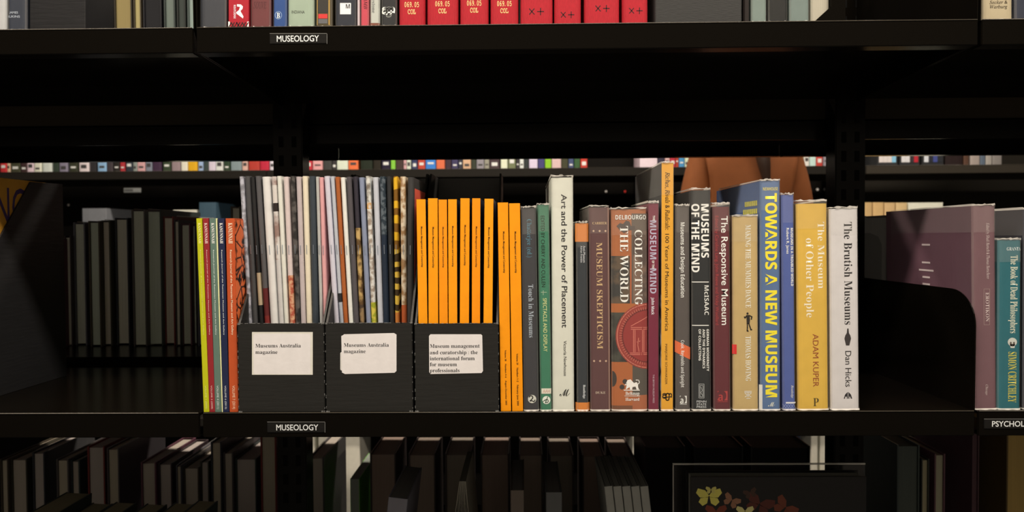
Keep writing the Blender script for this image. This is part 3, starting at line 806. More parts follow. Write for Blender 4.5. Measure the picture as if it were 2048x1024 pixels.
def monogram(F, cx, cy, s, col):
    G(F, strokes([arc(cx - 5 * s, cy + 1 * s, 3.4 * s, 3.2 * s, 0, 360, 14), [(cx - 1.6 * s, cy - 4.5 * s), (cx - 1.6 * s, cy + 4 * s)], arc(cx - 5 * s, cy - 2 * s, 3.6 * s, 3 * s, 200, 350, 6),
                  arc(cx + 1.6 * s, cy - 2 * s, 3 * s, 3.4 * s, 180, 360, 8), [(cx + 4.6 * s, cy - 2 * s), (cx + 4.6 * s, cy + 4 * s)], arc(cx + 7 * s, cy - 2 * s, 2.4 * s, 3 * s, 180, 360, 8), [(cx + 9.4 * s, cy - 2 * s), (cx + 9 * s, cy + 2.5 * s)],
                  arc(cx + 1 * s, cy + 6 * s, 3 * s, 2.6 * s, -30, 200, 8), [(cx - 8.5 * s, cy + 3 * s), (cx + 8 * s, cy + 1.4 * s)]], 2.0 * s), col, 'publisher_emblem')
monogram(F, 1333.8, 792, 1.0, (44, 32, 20))

F = book('grey brown book with a slanted orange stripe low on its spine', (1349.6, 1380, 412, 1350.4, 1381.2), (88, 78, 70), jacket=408, left=(74, 66, 60))
G(F, [[(1350, 704), (1381, 719.5), (1381, 695), (1350, 680.5)]], (222, 102, 56), 'printed_stripe')
T(F, 'Museums and Design Education', 'sb', WH, (1361.2, 445, 1369.4, 594.7), off=-.008); T(F, 'Cook, Reynolds and Speight', 'sb', (236, 224, 206), (1361.8, 680.6, 1368.6, 774.5), name='author_lettering', off=-.014)


def ashgate(F, x0, y0, x1, y1, c):
    w, h = x1 - x0, y1 - y0; k = .86
    yb_ = y0 + h * k
    e = T(F, 'a', 'sb', c, (x0 + w * .06, y0 + h * .16, x0 + w * .52, y0 + h * .9), 'h', 'publisher_emblem')
    G(F, [[(x0, y0), (x0 + w * .16, y0), (x0, y0 + h * .14)], [(x0, yb_), (x0, yb_ - h * .14), (x0 + w * .16, yb_)],
          arc(x0 + w * .55, (y0 + yb_) / 2, w * .33, h * .43, -80, 80, 10) + [(x1, yb_), (x1, y0)]], c, 'publisher_emblem')
    Q(F, (x0, y0 + h * .95, x1, y1), c, 'publisher_emblem')
ashgate(F, 1359.8, 791.6, 1373.4, 808.8, (232, 222, 204))

F = book('black hardback with bold white two-line title', (1381.6, 1422.6, 381, 1383.6, 1423.2), (42, 42, 40), jacket=375.6, depth=.165, left=(40, 38, 38))
T(F, 'OF THE MIND', 'sb', WH, (1383.6, 408, 1398.6, 544.6), off=.006); T(F, 'MUSEUMS', 'sb', WH, (1402.6, 408, 1417.6, 515.5), off=.006)
Q(F, (1384, 563.2, 1417.7, 564.8), WH, 'divider'); Q(F, (1384.4, 650, 1417.7, 651.6), WH, 'divider')
T(F, 'McISAAC', 'sb', WH, (1408.8, 571, 1417.6, 630), name='author_lettering', off=-.012)
for s, x0, x1, y1 in (('GERMAN MODERNITY', 1413.2, 1418, 742.4), ('AND THE DYNAMICS', 1405.2, 1410, 736.8), ('OF COLLECTING', 1397.2, 1402, 721)):
    T(F, s, 'sb', WH, (x0, 658.3, x1, y1), name='subtitle_lettering')
G(F, strokes([[(1397.8, 768), (1408, 768), (1408, 796), (1397.8, 796), (1397.8, 768)], [(1400, 771), (1406, 771), (1406, 793.5), (1400, 793.5), (1400, 771)], [(1402, 774), (1404.5, 781), (1401.5, 785), (1405, 791)]], .8), (190, 184, 172), 'publisher_emblem')
for s, y0, y1 in (('PENN', 801, 805), ('STATE', 806.6, 810.4), ('PRESS', 811.8, 815.6)):
    T(F, s, '', (214, 208, 196), (1393.3, y0, 1412.5, y1), 'h', 'publisher_lettering')

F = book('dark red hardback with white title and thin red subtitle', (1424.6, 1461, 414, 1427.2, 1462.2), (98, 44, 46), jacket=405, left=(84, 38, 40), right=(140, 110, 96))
T(F, 'The Responsive Museum', '', WH, (1443, 432, 1455.6, 650), off=.008); T(F, 'Edited by Caroline Lang, John Reeve and Vicky Woollard', 'l', (176, 62, 60), (1431, 432, 1437, 650), name='editor_lettering', off=-.004)
ashgate(F, 1435, 782, 1455, 804, (172, 62, 58))

F = book('tan hardback with a small black dancing figure on its spine', (1463.4, 1518.4, 433, 1466.4, 1517.6), (192, 158, 100), jacket=429, left=(150, 112, 76))
T(F, 'MAKING THE MUMMIES DANCE', 'r', (234, 222, 196), (1491.2, 450, 1501.4, 615.6)); T(F, 'THOMAS HOVING', 'r', (234, 222, 196), (1491.2, 672, 1501.6, 762), name='author_lettering')
G(F, [circ(1495, 627, 2.2), [(1492.6, 630), (1499, 630), (1500, 640), (1499, 648), (1493.4, 648), (1493, 638)], *strokes([[(1498.5, 631), (1503.6, 633.5), (1502.6, 638.5)], [(1493, 632), (1490, 636), (1488.8, 633.6)], [(1494.6, 647), (1494.8, 655), (1494.4, 661.5), (1496.4, 662.4)], [(1497.6, 647), (1500, 654), (1501.8, 659.6), (1503.4, 659)]], 2.4)], (40, 34, 28), 'dancer_figure')
G(F, strokes([[(1489, 782.6), (1503, 782.6)], [(1489, 785), (1503, 785)], [(1490, 787), (1496, 790), (1490, 794)], [(1502.4, 787), (1496, 790), (1502.4, 794)], [(1496, 786), (1496, 794)], [(1493, 796.8), (1500, 796.8)]], 1.1), (234, 222, 200), 'publisher_emblem')
Q(F, (1465, 689, 1473.4, 708), (214, 44, 40), 'red_sticker')

F = book('blue hardback with heavy yellow capitals and a long cover', (1520.2, 1561, 362, 1519.6, 1563), (88, 108, 136), jacket=357.8, depth=.205, left=(84, 104, 140), right=(76, 94, 130))
YL = (240, 214, 52)
T(F, 'NEWHOUSE', 'sb', (232, 206, 90), (1526, 374.6, 1555.6, 380.8), 'h', 'author_lettering', off=-.012)
T(F, 'TOWARDS A NEW MUSEUM', 'sb', YL, (1531.6, 387, 1553.2, 795), off=.014)
T(F, 'M', 'scr', (222, 214, 190), (1536, 804, 1550, 813), 'h', 'publisher_emblem'); Q(F, (1519.2, 769.5, 1525, 824), (224, 212, 194), 'paper_label')
mb = MB()
for k, (l, n) in enumerate(((.05, 7), (.06, 8), (.05, 6))):
    for j in range(n):
        y = .012 + j * .0075; z = F.h - .022 - k * .0095
        mb.box(-F.w / 2 - .0004, -F.w / 2 - .0001, y, y + .0055, z - .006, z)
mb.build('cover_lettering', mat((206, 190, 80), 'ink'), F.o)

F = book('slim violet blue book with two lines of small white lettering', (1562.6, 1588.8, 390, 1565, 1592.8), (80, 92, 142), jacket=386, hard=True, left=(70, 80, 126))
T(F, 'MUSEUMS IN A TROUBLED WORLD', 'sb', WH, (1581.8, 456, 1586.4, 572)); T(F, 'Robert R. Janes', '', WH, (1573, 456, 1578, 507.5), name='author_lettering', off=.008)
T(F, 'Routledge', 'ri', WH, (1582.6, 770.6, 1586.8, 796), name='publisher_lettering'); Q(F, (1571.6, 804, 1592.4, 807), (228, 218, 206), 'printed_band')
G(F, strokes([[(1566 + k * 5.2, 823), (1571 + k * 5.2, 815.5), (1566 + k * 5.2, 808.5)] for k in range(5)] + [[(1571 + k * 5.2, 823), (1566.5 + k * 5.2, 815.5), (1571 + k * 5.2, 808.5)] for k in range(4)], .7), (150, 158, 190), 'chevron_pattern')

F = book('thick golden hardback with cream two-line title', (1592, 1656, 408, 1595.4, 1659.4), (216, 168, 66), jacket=399.6, left=(176, 130, 50), bulge=.0022, pages=(225, 210, 180))
CR = (240, 220, 182)
T(F, 'The Museum', 'r', CR, (1636, 444, 1648.6, 577.3)); T(F, 'of Other People', 'r', CR, (1612.6, 476.5, 1626.6, 635))
T(F, 'ADAM KUPER', '', (150, 72, 40), (1626, 668, 1637, 773.5), name='author_lettering'); T(F, 'P', 'r', (84, 66, 30), (1626.6, 796.4, 1637.5, 812), 'h', 'publisher_emblem')

F = book('white hardback with black title at the end of the row', (1658.4, 1717.8, 418, 1661.8, 1720.6), (208, 195, 182), jacket=413, left=(190, 176, 160), bulge=.0018, pages=(225, 210, 185))
BKI = (40, 36, 34)
T(F, 'The Brutish Museums', 'r', BKI, (1689, 444, 1703.6, 649.3))
G(F, [[(1694.4, 657), (1697, 657), (1697.8, 666), (1700.6, 671), (1702, 677), (1700, 685), (1698.6, 690.8), (1692, 690.8), (1690.6, 685), (1688.8, 677), (1690.4, 671), (1693.4, 666)]], (56, 48, 44), 'bronze_emblem')
T(F, 'Dan Hicks', '', BKI, (1690.8, 702, 1702.4, 773.5), name='author_lettering')
G(F, [[(1687.6, 797), (1690, 789), (1695.4, 783.8), (1695.4, 797), (1693.6, 797), (1693.6, 793), (1690.4, 793), (1690, 797)], [(1696.6, 797), (1696.6, 783.8), (1701.8, 789), (1704.2, 797), (1701.6, 797), (1700, 792.6), (1698.6, 793), (1698.6, 797)]], (44, 40, 40), 'publisher_emblem')

# --- psychology bay
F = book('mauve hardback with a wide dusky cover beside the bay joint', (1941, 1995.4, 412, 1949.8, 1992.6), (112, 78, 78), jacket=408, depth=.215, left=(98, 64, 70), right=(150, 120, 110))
MV = (206, 180, 166)
T(F, 'Edited by Shadi Bartsch & Thomas Bartscherer', 'ri', MV, (1973.4, 446, 1978.4, 558), name='editor_lettering')
G(F, strokes([[(1967.8, 578), (1979.4, 578), (1979.2, 649.5), (1968, 649.5), (1967.8, 578)]], .6), (170, 140, 126), 'title_frame')
T(F, 'EROTIKON', 'r', MV, (1971.6, 585, 1977.6, 643)); T(F, 'Chicago', 'ri', MV, (1971.4, 769, 1975.8, 790), name='publisher_lettering')
mb = MB()
for k, (z, l) in enumerate(((.045, .02), (.068, .02), (.078, .036), (.087, .018), (.096, .018), (.106, .036), (.115, .026), (.124, .02), (.133, .034), (.142, .036), (.151, .024))):
    mb.box(-F.w / 2 - .0004, -F.w / 2 - .0001, .105 - l / 2, .105 + l / 2, F.h - z - .0022, F.h - z)
mb.build('cover_lettering', mat((200, 176, 164), 'ink'), F.o)
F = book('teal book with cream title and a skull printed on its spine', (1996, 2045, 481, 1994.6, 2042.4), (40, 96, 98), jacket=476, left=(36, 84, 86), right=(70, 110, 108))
T(F, 'GRANTA', 'r', (214, 212, 196), (2013.4, 494.6, 2042, 500.8), 'h', 'publisher_lettering')
T(F, 'The Book of Dead Philosophers', 'r', (222, 212, 178), (2021.6, 511, 2034, 666.3)); T(F, 'SIMON CRITCHLEY', 'r', (212, 190, 74), (2017, 703.8, 2031.6, 804.8), name='author_lettering')
e = G(F, [circ(2024.6, 684, 9.2, 8.6), [(2019.5, 688), (2030, 688), (2029, 696), (2021, 696)]], (196, 190, 170), 'skull_print')
G(F, [circ(2021.4, 686, 2, 2.4, 10), circ(2027.8, 686, 2, 2.4, 10), [(2023.6, 691), (2025.6, 691), (2024.6, 688.4)]], (90, 76, 64), 'skull_eyes', parent=e)
book('dark navy hardback behind the teal book, wider than it is', (2048, 2092, 419, 2046, 2090), (40, 40, 50), jacket=415, depth=.2, left=(44, 42, 48))

# ------------------------------------------------------------------ slanted file box with a yellow book, neighbouring bay
o = thing('file_box', 'large black slanted file box standing alone in the neighbouring bay', 'file box', (at(128, 500, .253).x - .049, .003, MID_Z + .0003))
m = mat((30, 28, 27), 'card', rough=.45); t = .0025; w = .098; hf = .085; D = .25; Hb = .288
b = MB(); b.box(-w / 2, w / 2, 0, t, 0, hf); b.build('front_panel', m, o)
for a in (-w / 2, w / 2 - t):
    b = MB(); b.prism([(t, 0), (D, 0), (D, Hb), (.175, Hb - .002), (t, hf)], 'x', a, a + t); b.build('side_panel', m, o)
b = MB(); b.box(-w / 2 + t, w / 2 - t, D - t, D, 0, Hb); b.build('back_panel', m, o)
b = MB(); b.box(-w / 2 + t, w / 2 - t, t, D - t, 0, t); b.build('bottom_panel', m, o)
o = thing('book', 'amber book with purple cover lettering inside the slanted file box', 'book', (at(128, 500, .253).x - .0026 - .0095, .012, MID_Z + .0032))
mb = MB(); shell(mb, u_profile(.018, .205, .0003, .001), .018, .0008, 0, .2845); mb.build('cover', [mat((206, 140, 44)), mat((206, 140, 44)), mat((206, 140, 44))], o)
mb = MB(); mb.box(-.008, .008, .003, .203, .001, .2835); mb.build('page_block', mat((210, 195, 165), 'pages'), o)


def side_text(parent, s, st, x, y0, y1, z0, z1, col):
    me = text_mesh(s, st); ch = cap_h(st); xs = [v.co.x for v in me.vertices]; a, b_ = min(xs), max(xs)
    for v in me.vertices: v.co = (x, y0 + (v.co.x - a) / (b_ - a) * (y1 - y0), z0 + v.co.y / ch * (z1 - z0))
    me.materials.append(mat(col, 'ink')); me.update()
    ob = bpy.data.objects.new('cover_lettering', me); C.objects.link(ob); ob.parent = parent
side_text(o, 'NCY', '', .0092, .094, .188, .222, .272, (66, 44, 92))
side_text(o, 'NVIV', '', .0092, .100, .150, .186, .2, (120, 74, 40))

# ------------------------------------------------------------------ upper shelf
UP_Y = .006


def up(label, x0, x1, col, **k):
    yb = 55 - (x0 - 397) * .0084
    k.setdefault('depth', .16)
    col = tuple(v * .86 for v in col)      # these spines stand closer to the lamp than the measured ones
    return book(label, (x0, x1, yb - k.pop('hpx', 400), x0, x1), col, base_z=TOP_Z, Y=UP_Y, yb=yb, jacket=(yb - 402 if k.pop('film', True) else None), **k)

F = up('dark grey jacketed book at the joint end of the upper shelf', 397.5, 453, (66, 66, 68))
F = up('red paperback with a white letter emblem and a hatched foot on the upper shelf', 456.5, 497.5, (192, 32, 46), film=False, hard=False)
T(F, 'ROUTLEDGE', 'sb', (236, 214, 206), (467.2, 10, 471.8, 37), name='publisher_lettering')
G(F, [[(474, 8.5), (482, 9), (486, 13), (485, 18), (481, 22), (487, 33), (486, 37), (474, 28), (472, 25), (478, 20), (480, 14), (474, 13)]], (240, 226, 218), 'publisher_emblem')
Q(F, (456.4, 43, 497.6, 55), (238, 226, 206), 'printed_band')
G(F, strokes([[(457.5 + k * 5.6, 54), (463 + k * 5.6, 45)] for k in range(7)] + [[(462 + k * 11.2, 45), (468 + k * 11.2, 54)] for k in range(3)], 1.8), (40, 26, 24), 'hatch_pattern')
F = up('brown red jacketed book with faint lettering on the upper shelf', 499.8, 541.6, (122, 58, 56))
T(F, 'SOUVE', 'ri', (76, 34, 36), (507, 4, 533, 17), 'h')
F = up('narrow blue book with a white letter B badge', 545, 573.6, (46, 82, 138))
G(F, strokes([arc(556.8, 30.5, 6.6, 7.6, 0, 360, 20)], .9), (170, 190, 214), 'badge_ring'); T(F, 'B', 'rb', (232, 232, 228), (553.4, 25.6, 560, 36), 'h', 'publisher_emblem')
F = up('pale green jacketed book lettered at the foot', 574.4, 628.4, (178, 188, 156))
T(F, 'INDIANA', 'l', (52, 54, 44), (583.4, 21.4, 609.4, 26.8), 'h', 'publisher_lettering', off=0)
F = up('slim gold and black book with a red block', 631.4, 664.4, (86, 72, 44))
Q(F, (633, -300, 635.2, 50), (170, 130, 60), 'printed_line'); Q(F, (657, -300, 659.6, 50), (170, 130, 60), 'printed_line'); Q(F, (636, 0, 656, 26), (44, 40, 34), 'printed_panel'); Q(F, (636.6, 28, 655, 37), (206, 48, 44), 'printed_block'); Q(F, (636.6, 38, 655, 47), (96, 92, 88), 'printed_block')
F = up('navy black jacketed book with a white square lettered M', 669.4, 713, (44, 47, 54))
Q(F, (680, 6, 702, 28.6), (226, 218, 206), 'label_square'); T(F, 'M', 'sb', (36, 36, 38), (691.6, 8.4, 700, 17), 'h', 'publisher_emblem')
F = up('thin pale pink book beside the coral one', 714.6, 719.2, (222, 196, 188), film=False, hard=False)
F = up('coral red book with dark handwriting style lettering', 720, 738.2, (224, 78, 88))
T(F, 'CAMB', 'ri', (70, 20, 30), (727.5, -12, 734.4, 18))
F = up('narrow cream book with grey lettering and a brown foot', 739, 760, (214, 208, 186))
T(F, 'estone', 'r', (96, 92, 86), (744, -2, 750.6, 26)); Q(F, (739.4, 46, 759.6, 55), (120, 66, 48), 'printed_band')
F = up('black book with a white monogram', 762, 794, (42, 42, 42))
monogram(F, 776, 22, 1.35, (236, 230, 216))
RED = (196, 24, 38); RG = 'red cloth volumes on the upper shelf'
for i, (x0, x1, y) in enumerate(((797, 850, 5), (853.4, 916.4, 3.4), (919.6, 977, 2), (980.4, 1037, 3))):
    F = up('red cloth volume with gold call number, %s of four from the monogram book' % ordn[i], x0, x1, RED, film=False, kind='cloth', rough=.7, group=RG, bulge=.003)
    cx = (x0 + x1) / 2
    T(F, '069. 05', 'm', (240, 206, 130), (cx - 14.4, y, cx + 14.4, y + 9), 'h', 'call_number_lettering', off=.006); T(F, 'COL', 'm', (240, 206, 130), (cx - 8, y + 14, cx + 8, y + 23), 'h', 'call_number_lettering', off=.006)
for i, (x0, x1, cx, cy, s) in enumerate(((1040.4, 1106, 1073, 23, 1.1), (1108.2, 1162.6, 1135, 29.4, 1.0), (1168.4, 1239.6, 1205, 16.8, 1.05), (1244.6, 1296.4, 1271.6, 21.4, 1.0))):
    F = up('red cloth volume with black cross marks, %s of four towards the linen box' % ordn[i], x0, x1, RED, film=False, kind='cloth', rough=.7, group=RG, bulge=.003)
    G(F, strokes([[(cx - 13 * s, cy - 5 * s), (cx - 4 * s, cy + 5 * s)], [(cx - 4.4 * s, cy - 5 * s), (cx - 12.6 * s, cy + 5 * s)], [(cx + 1.6 * s, cy), (cx + 13 * s, cy)], [(cx + 7.4 * s, cy - 6 * s), (cx + 7.2 * s, cy + 6 * s)]], 1.7 * s), (52, 20, 22), 'pen_mark')
up('wide dark grey linen covered box on the upper shelf', 1309, 1485.6, (52, 50, 46), film=False, kind='linen', rough=.8, name='storage_box', cat='box', bulge=.0004, depth=.24)
up('narrow dark brown filler for the gap beside the linen box', 1487.4, 1500, (36, 28, 24), film=False)  # dark block painting the shade of an open gap in the row
up('grey green book beside the narrow brown filler', 1501.8, 1534.6, (134, 144, 128))
up('black jacketed book between two grey green ones', 1536, 1576.4, (30, 31, 29), pages=(120, 120, 115))
up('grey green book beside the cut away bookend', 1578.6, 1620, (128, 138, 124))
up('cream paged book half behind the black bookend', 1622.4, 1660, (206, 190, 160), film=False, kind='pages')
o = thing('bookend', 'black steel bookend with a slanted edge on the upper shelf', 'bookend', (at(1640, 42, .004).x, .002, TOP_Z + .0003))
a, b_, c_ = at(1627, 42, .003).x - o.location.x, at(1661, 42, .003).x - o.location.x, at(1690, 42, .003).x - o.location.x
mb = MB(); mb.prism([(a, 0), (c_, 0), (c_, .16), (b_, .16), (b_, .0175)], 'y', 0, .0016); mb.build('plate', BLACK, o)
mb = MB(); mb.box(b_ + .002, c_, .0016, .12, 0, .0012); mb.build('foot_plate', BLACK, o)
# neighbouring bays
F = up('dark blue black book with worn silver lettering in the neighbouring bay', 14, 53, (52, 56, 64))
T(F, 'JAMES', '', (170, 170, 170), (18, 23, 36, 27), 'h', off=.01); T(F, 'ELKINS', '', (170, 170, 170), (14.6, 31, 40, 35), 'h', off=.01)
up('white edged book at the far end of the neighbouring bay', -30, 12.6, (206, 198, 186))
up('large plain black box in the neighbouring bay', 57, 172, (26, 25, 25), film=False, name='storage_box', cat='box', kind='card', bulge=.0004, depth=.062)
F = up('cream jacketed book lettered in italics in the psychology bay', 1963.6, 2027, (204, 180, 138))
T(F, 'Secker &', 'ri', (56, 42, 26), (1979, 1.4, 2015, 7.4), 'h', 'publisher_lettering', off=.008); T(F, 'Warburg', 'ri', (56, 42, 26), (1979.4, 10.4, 2014.6, 16.4), 'h', 'publisher_lettering', off=.008)
up('dark blue jacketed book beside the cream italic one', 2030, 2070, (46, 50, 62))
# rear side of the upper level, seen over the neighbouring bay's lip
for i, (x0, x1, c_, pg) in enumerate(((226, 263, (40, 34, 22), (150, 128, 78)), (265, 281, (60, 50, 34), (176, 156, 100)), (284, 322, (20, 20, 24), (26, 26, 28)), (326, 349, (50, 56, 50), (112, 118, 104)), (352, 370, (30, 34, 30), (62, 66, 58)), (373, 394, (70, 78, 70), (150, 158, 142)))):
    turned_book(['broad olive paged', 'slim straw paged', 'black edged', 'sage paged', 'dark moss paged', 'pale sage paged'][i] + ' tall volume behind the upper shelf', x0, x1, -60, .50, FAR_TOP_Z, .17, c_, pg, group='tall volumes behind the upper shelf')

# ------------------------------------------------------------------ rear row of the middle level, page edges towards this aisle
RG2 = 'rear row books on the middle level'
BR = [(96, 50, 60), (60, 44, 44), (90, 84, 88), (70, 58, 44), (60, 54, 40), (44, 44, 48), (80, 70, 66), (52, 60, 54), (120, 40, 34), (70, 62, 60)]
far = [(112, 126, 478, 'short dusky'), (128, 141, 472, 'short plum'), (146, 170, 445, 'brown'), (176, 199, 442, 'violet grey'), (202, 220, 441, 'tan edged'), (229, 256, 436, 'broad umber'), (262, 290, 419, 'tall grey'),
       (291, 322, 420, 'tall lilac grey'), (325, 347, 433, 'olive grey'), (348, 357.5, 440, 'deep red'), (360, 380.6, 447, 'taupe'), (382, 390.6, 449, 'thin moss'), (392, 412, 450, 'black'), (461, 481, 413, 'tall ribbed grey')]
for i, (x0, x1, ty, nm) in enumerate(far):
    turned_book('%s book turned page edges outward behind the row, beyond the journals' % nm, x0, x1, ty, .50 + .01 * ((i * 7) % 3), FAR_MID_Z, .165 + .012 * (i % 3), BR[i % len(BR)], (216 - 6 * (i % 4), 196, 172), jacket=i % 2 == 0, group=RG2)
for i, (x0, x1, ty) in enumerate(((500, 540, 470), (620, 660, 480), (664, 700, 470), (704, 744, 490), (746, 786, 476), (790, 840, 485), (845, 880, 470), (884, 920, 490), (925, 960, 480), (965, 1000, 470), (1150, 1172, 520), (1176, 1210, 500))):
    pass
# psychology bay, behind the mauve book
o = turned_book('grey document box with a rounded thumb notch behind the bookend bracket', 1729, 1779, 432, .46, FAR_MID_Z, .2, (110, 104, 96), (120, 112, 102), name='document_box', cat='box')
p0, p1 = at(1722, 560, .459), at(1763, 466, .459); lo = o.location
mb = MB(); mb.prism([(lo.x - q[0], q[1] - lo.z) for q in [(p0.x, p0.z), (p1.x, p0.z), (p1.x, p1.z - .02), (p1.x - .006, p1.z - .006), (p1.x - .02, p1.z), (p0.x, p1.z)]], 'y', .2008, .202); mb.build('notch_panel', mat((74, 70, 64)), o)
turned_book('tall grey book turned page edges outward beside the document box', 1781, 1800, 430, .46, FAR_MID_Z, .2, (86, 80, 74), (150, 142, 130), group=RG2)
turned_book('pale book lying out of line behind the mauve hardback', 1802, 1840, 440, .46, FAR_MID_Z, .2, (86, 80, 74), (150, 142, 130), group=RG2)
# ------------------------------------------------------------------ low level
LG = 'thick volumes on the rear low shelf'
for i, (x0, x1, ty) in enumerate(((739, 792, 907), (816, 871, 908), (889, 942, 908), (960, 1019, 908), (1037, 1086, 909), (1098, 1148, 910), (1164, 1211, 911), (1223, 1269, 912))):
    turned_book('thick dark volume on the low shelf, %s of eight from the green tabbed book' % (ordn + ['eighth'])[i], x0, x1, ty, .515, FAR_LOW_Z, .135, (52, 40, 36), (150 - 5 * (i % 3), 122, 102), group=LG)
LL = [(0, 16, 919, 'dusky'), (21, 54, 918, 'broad dusky'), (64, 89, 905, 'slate'), (112, 137, 919, 'brown'), (141, 159, 921, 'narrow olive'), (174, 209, 893, 'tall grey'), (213, 238, 897, 'sage'), (281, 312, 925, 'plum paged'), (316, 344, 927, 'russet paged'), (352, 362, 931, 'thin pale'), (366, 398, 935, 'black'), (400, 418, 923, 'narrow umber'), (421, 443, 884, 'tall umber'), (446, 466, 905, 'charcoal'), (470, 513, 917, 'wide brown'), (520, 552, 868, 'tallest grey'), (617, 648, 915, 'white jacketed')]
for i, (x0, x1, ty, nm) in enumerate(LL):
    turned_book('%s book, pages outward, on the low rear shelf' % nm, x0, x1, ty, .505 + .008 * (i % 3), FAR_LOW_Z, .187 - .008 * (i % 3), BR[(i + 3) % len(BR)], (190, 170, 140 + 6 * (i % 3)), jacket=i in (2, 5, 9, 16), group='rear row books on the low level')
o = turned_book('green tabbed thin book on the low rear shelf beside the thick volumes', 700, 719, 958, .50, FAR_LOW_Z, .17, (120, 190, 70), (150, 150, 130), hard=False)
for i, (x0, x1) in enumerate(((1288, 1372), (1386, 1488), (1500, 1622))):
    turned_book('wide black backed volume under the middle shelf, %s of three from the thick volumes' % ordn[i], x0, x1, 893, .46, FAR_LOW_Z, .14, (24, 22, 22), (30, 28, 28), group='wide volumes on the rear low shelf')
for x0, x1, ty, nm, c_, pg in ((1794, 1840, 890, 'grey green jacketed', (70, 76, 68), (96, 98, 86)), (1843, 1859, 918, 'thin cream paged', (60, 60, 50), (190, 172, 130)), (1869, 1891, 908, 'mauve jacketed', (110, 70, 74), (190, 176, 140)), (1945, 1959, 860, 'slim plum', (92, 62, 64), (100, 70, 70)), (2013, 2060, 860, 'wide straw paged', (100, 76, 40), (206, 164, 90))):
    turned_book('%s book on the low rear shelf of the psychology bay' % nm, x0, x1, ty, .42, FAR_LOW_Z, .2, c_, pg, group='low books of the psychology bay')


def low_front(label, x0, x1, ty, Y, lean, c_, pg, fan=False):
    p = at((x0 + x1) / 2, ty, Y); w = (at(x1, ty, Y) - at(x0, ty, Y)).x; h = p.z - LOW_Z
    o = thing('book', label, 'book', (p.x - math.sin(lean) * h, Y, LOW_Z + .0003 + abs(math.sin(lean)) * w / 2), lean, 0, 'front books on the low shelf')
    mb = MB(); shell(mb, u_profile(w, .15, .0006, .0008), w, min(.002, w * .12), 0, h * .995); ob = mb.build('cover', [mat(c_)] * 3, o)
    mb = MB(); mb.box(-w / 2 + .0022, w / 2 - .0022, .004, .148, .002, h - .002); mb.build('page_block', mat(pg, 'pages'), o)
low_front('pale spined paperback leaning on the low shelf under the second file box', 777, 816, 994, .16, .12, (120, 112, 112), (120, 110, 100))
p = at(931, 963, .16); h = p.z - LOW_Z
o = thing('magazine', 'loosely fanned magazine on the low shelf under the third file box', 'magazine', (p.x - .004, .16, LOW_Z + .0003), group='front books on the low shelf')
for k in range(9):                                                   # leaves bowed apart, folded together at the top
    f = (k - 4) / 4.0; q = 10
    L_ = [(.004 * f + (.012 * f - .004) * math.sin(math.pi * min(1, t_ / q * 1.02)) + .004 * f * (1 - t_ / q), h * t_ / q) for t_ in range(q + 1)]
    poly = [(x - .0004, z) for x, z in L_] + [(x + .0004, z) for x, z in L_[::-1]]
    mb = MB(); mb.prism(poly, 'y', 0, .15); mb.build('cover' if k in (0, 8) else 'page_leaf', mat((112, 102, 84) if k % 2 else (140, 128, 106)), o)
low_front('narrow tan spined book on the low shelf under the orange journals', 1021, 1048, 979, .16, .0, (96, 80, 66), (110, 100, 90))
low_front('narrow grey spined book on the low shelf under the green book', 1092, 1124, 983, .16, .0, (88, 84, 78), (110, 100, 90))
for i in range(5):
    low_front('ivory pamphlet bunched on the low shelf, %s of five towards the butterflies' % ordn[i], 1208 + i * 18, 1224.5 + i * 18, 969, .16, -.11, (150, 142, 126), (150, 142, 126))
for i, (x0, x1, ty) in enumerate(((2, 60, 1058), (62, 108, 1082), (116, 162, 1080), (186, 232, 1084), (250, 296, 1082), (304, 348, 1076))):
    low_front('dark jacketed book standing low under the empty shelf, %s of six towards the journals' % ordn[i], x0, x1, ty, .12, 0.05, (46, 50, 44), (150, 130, 96))

# face-out book with printed butterflies in a clear case
Yb = .15
p0, p1 = at(1381, 954, Yb), at(1733, 954, Yb)
o = thing('butterfly_book', 'black picture book printed with butterflies, facing out on the low shelf', 'book', ((p0.x + p1.x) / 2, Yb, LOW_Z + .0003)); w = p1.x - p0.x; h = p0.z - LOW_Z
mb = MB(); mb.box(-w / 2, w / 2, 0, .003, 0, h); mb.box(-w / 2, w / 2, .027, .030, 0, h); mb.build('cover', mat((12, 11, 10), rough=.3), o, bevel=.0006)
mb = MB(); mb.box(-w / 2 + .003, w / 2 - .003, .0032, .0268, .003, h - .003); mb.build('page_block', mat((160, 150, 130), 'pages'), o)
F = Face(o, Yb)


def wings(cx, cy, s, a=0):
    out = []
    for sx in (-1, 1):
        for pts in ([(0, 0), (6, -8), (17, -11), (20, -4), (14, 3), (2, 3)], [(1, 2), (13, 4), (16, 10), (10, 16), (3, 12)]):
            out.append([(cx + s * (sx * x * math.cos(a) - y * math.sin(a)), cy + s * (sx * x * math.sin(a) + y * math.cos(a))) for x, y in pts])
    return out
G(F, wings(1418, 991, 1.3), (216, 196, 86), 'butterfly_print'); G(F, wings(1422, 979, .55), (206, 186, 96), 'butterfly_print')
G(F, wings(1464, 1000, .9, .5), (150, 100, 70), 'butterfly_print'); G(F, wings(1432, 1022, 1.1), (120, 50, 28), 'butterfly_print')
G(F, wings(1520, 1006, 1.5, .4), (86, 34, 22), 'butterfly_print'); G(F, wings(1500, 985, .7, -.3), (66, 40, 26), 'butterfly_print'); G(F, wings(1572, 1014, 1.3, .7), (110, 50, 28), 'butterfly_print'); G(F, wings(1490, 1022, .9), (214, 196, 120), 'butterfly_print')
_mb = MB(); q0 = at(1344, 926, .21); _mb.box(q0.x - o.location.x, at(1727, 926, .21).x - o.location.x, .055, .0556, 0, q0.z - LOW_Z); _mb.build('clear_case_back', [FILM], o)
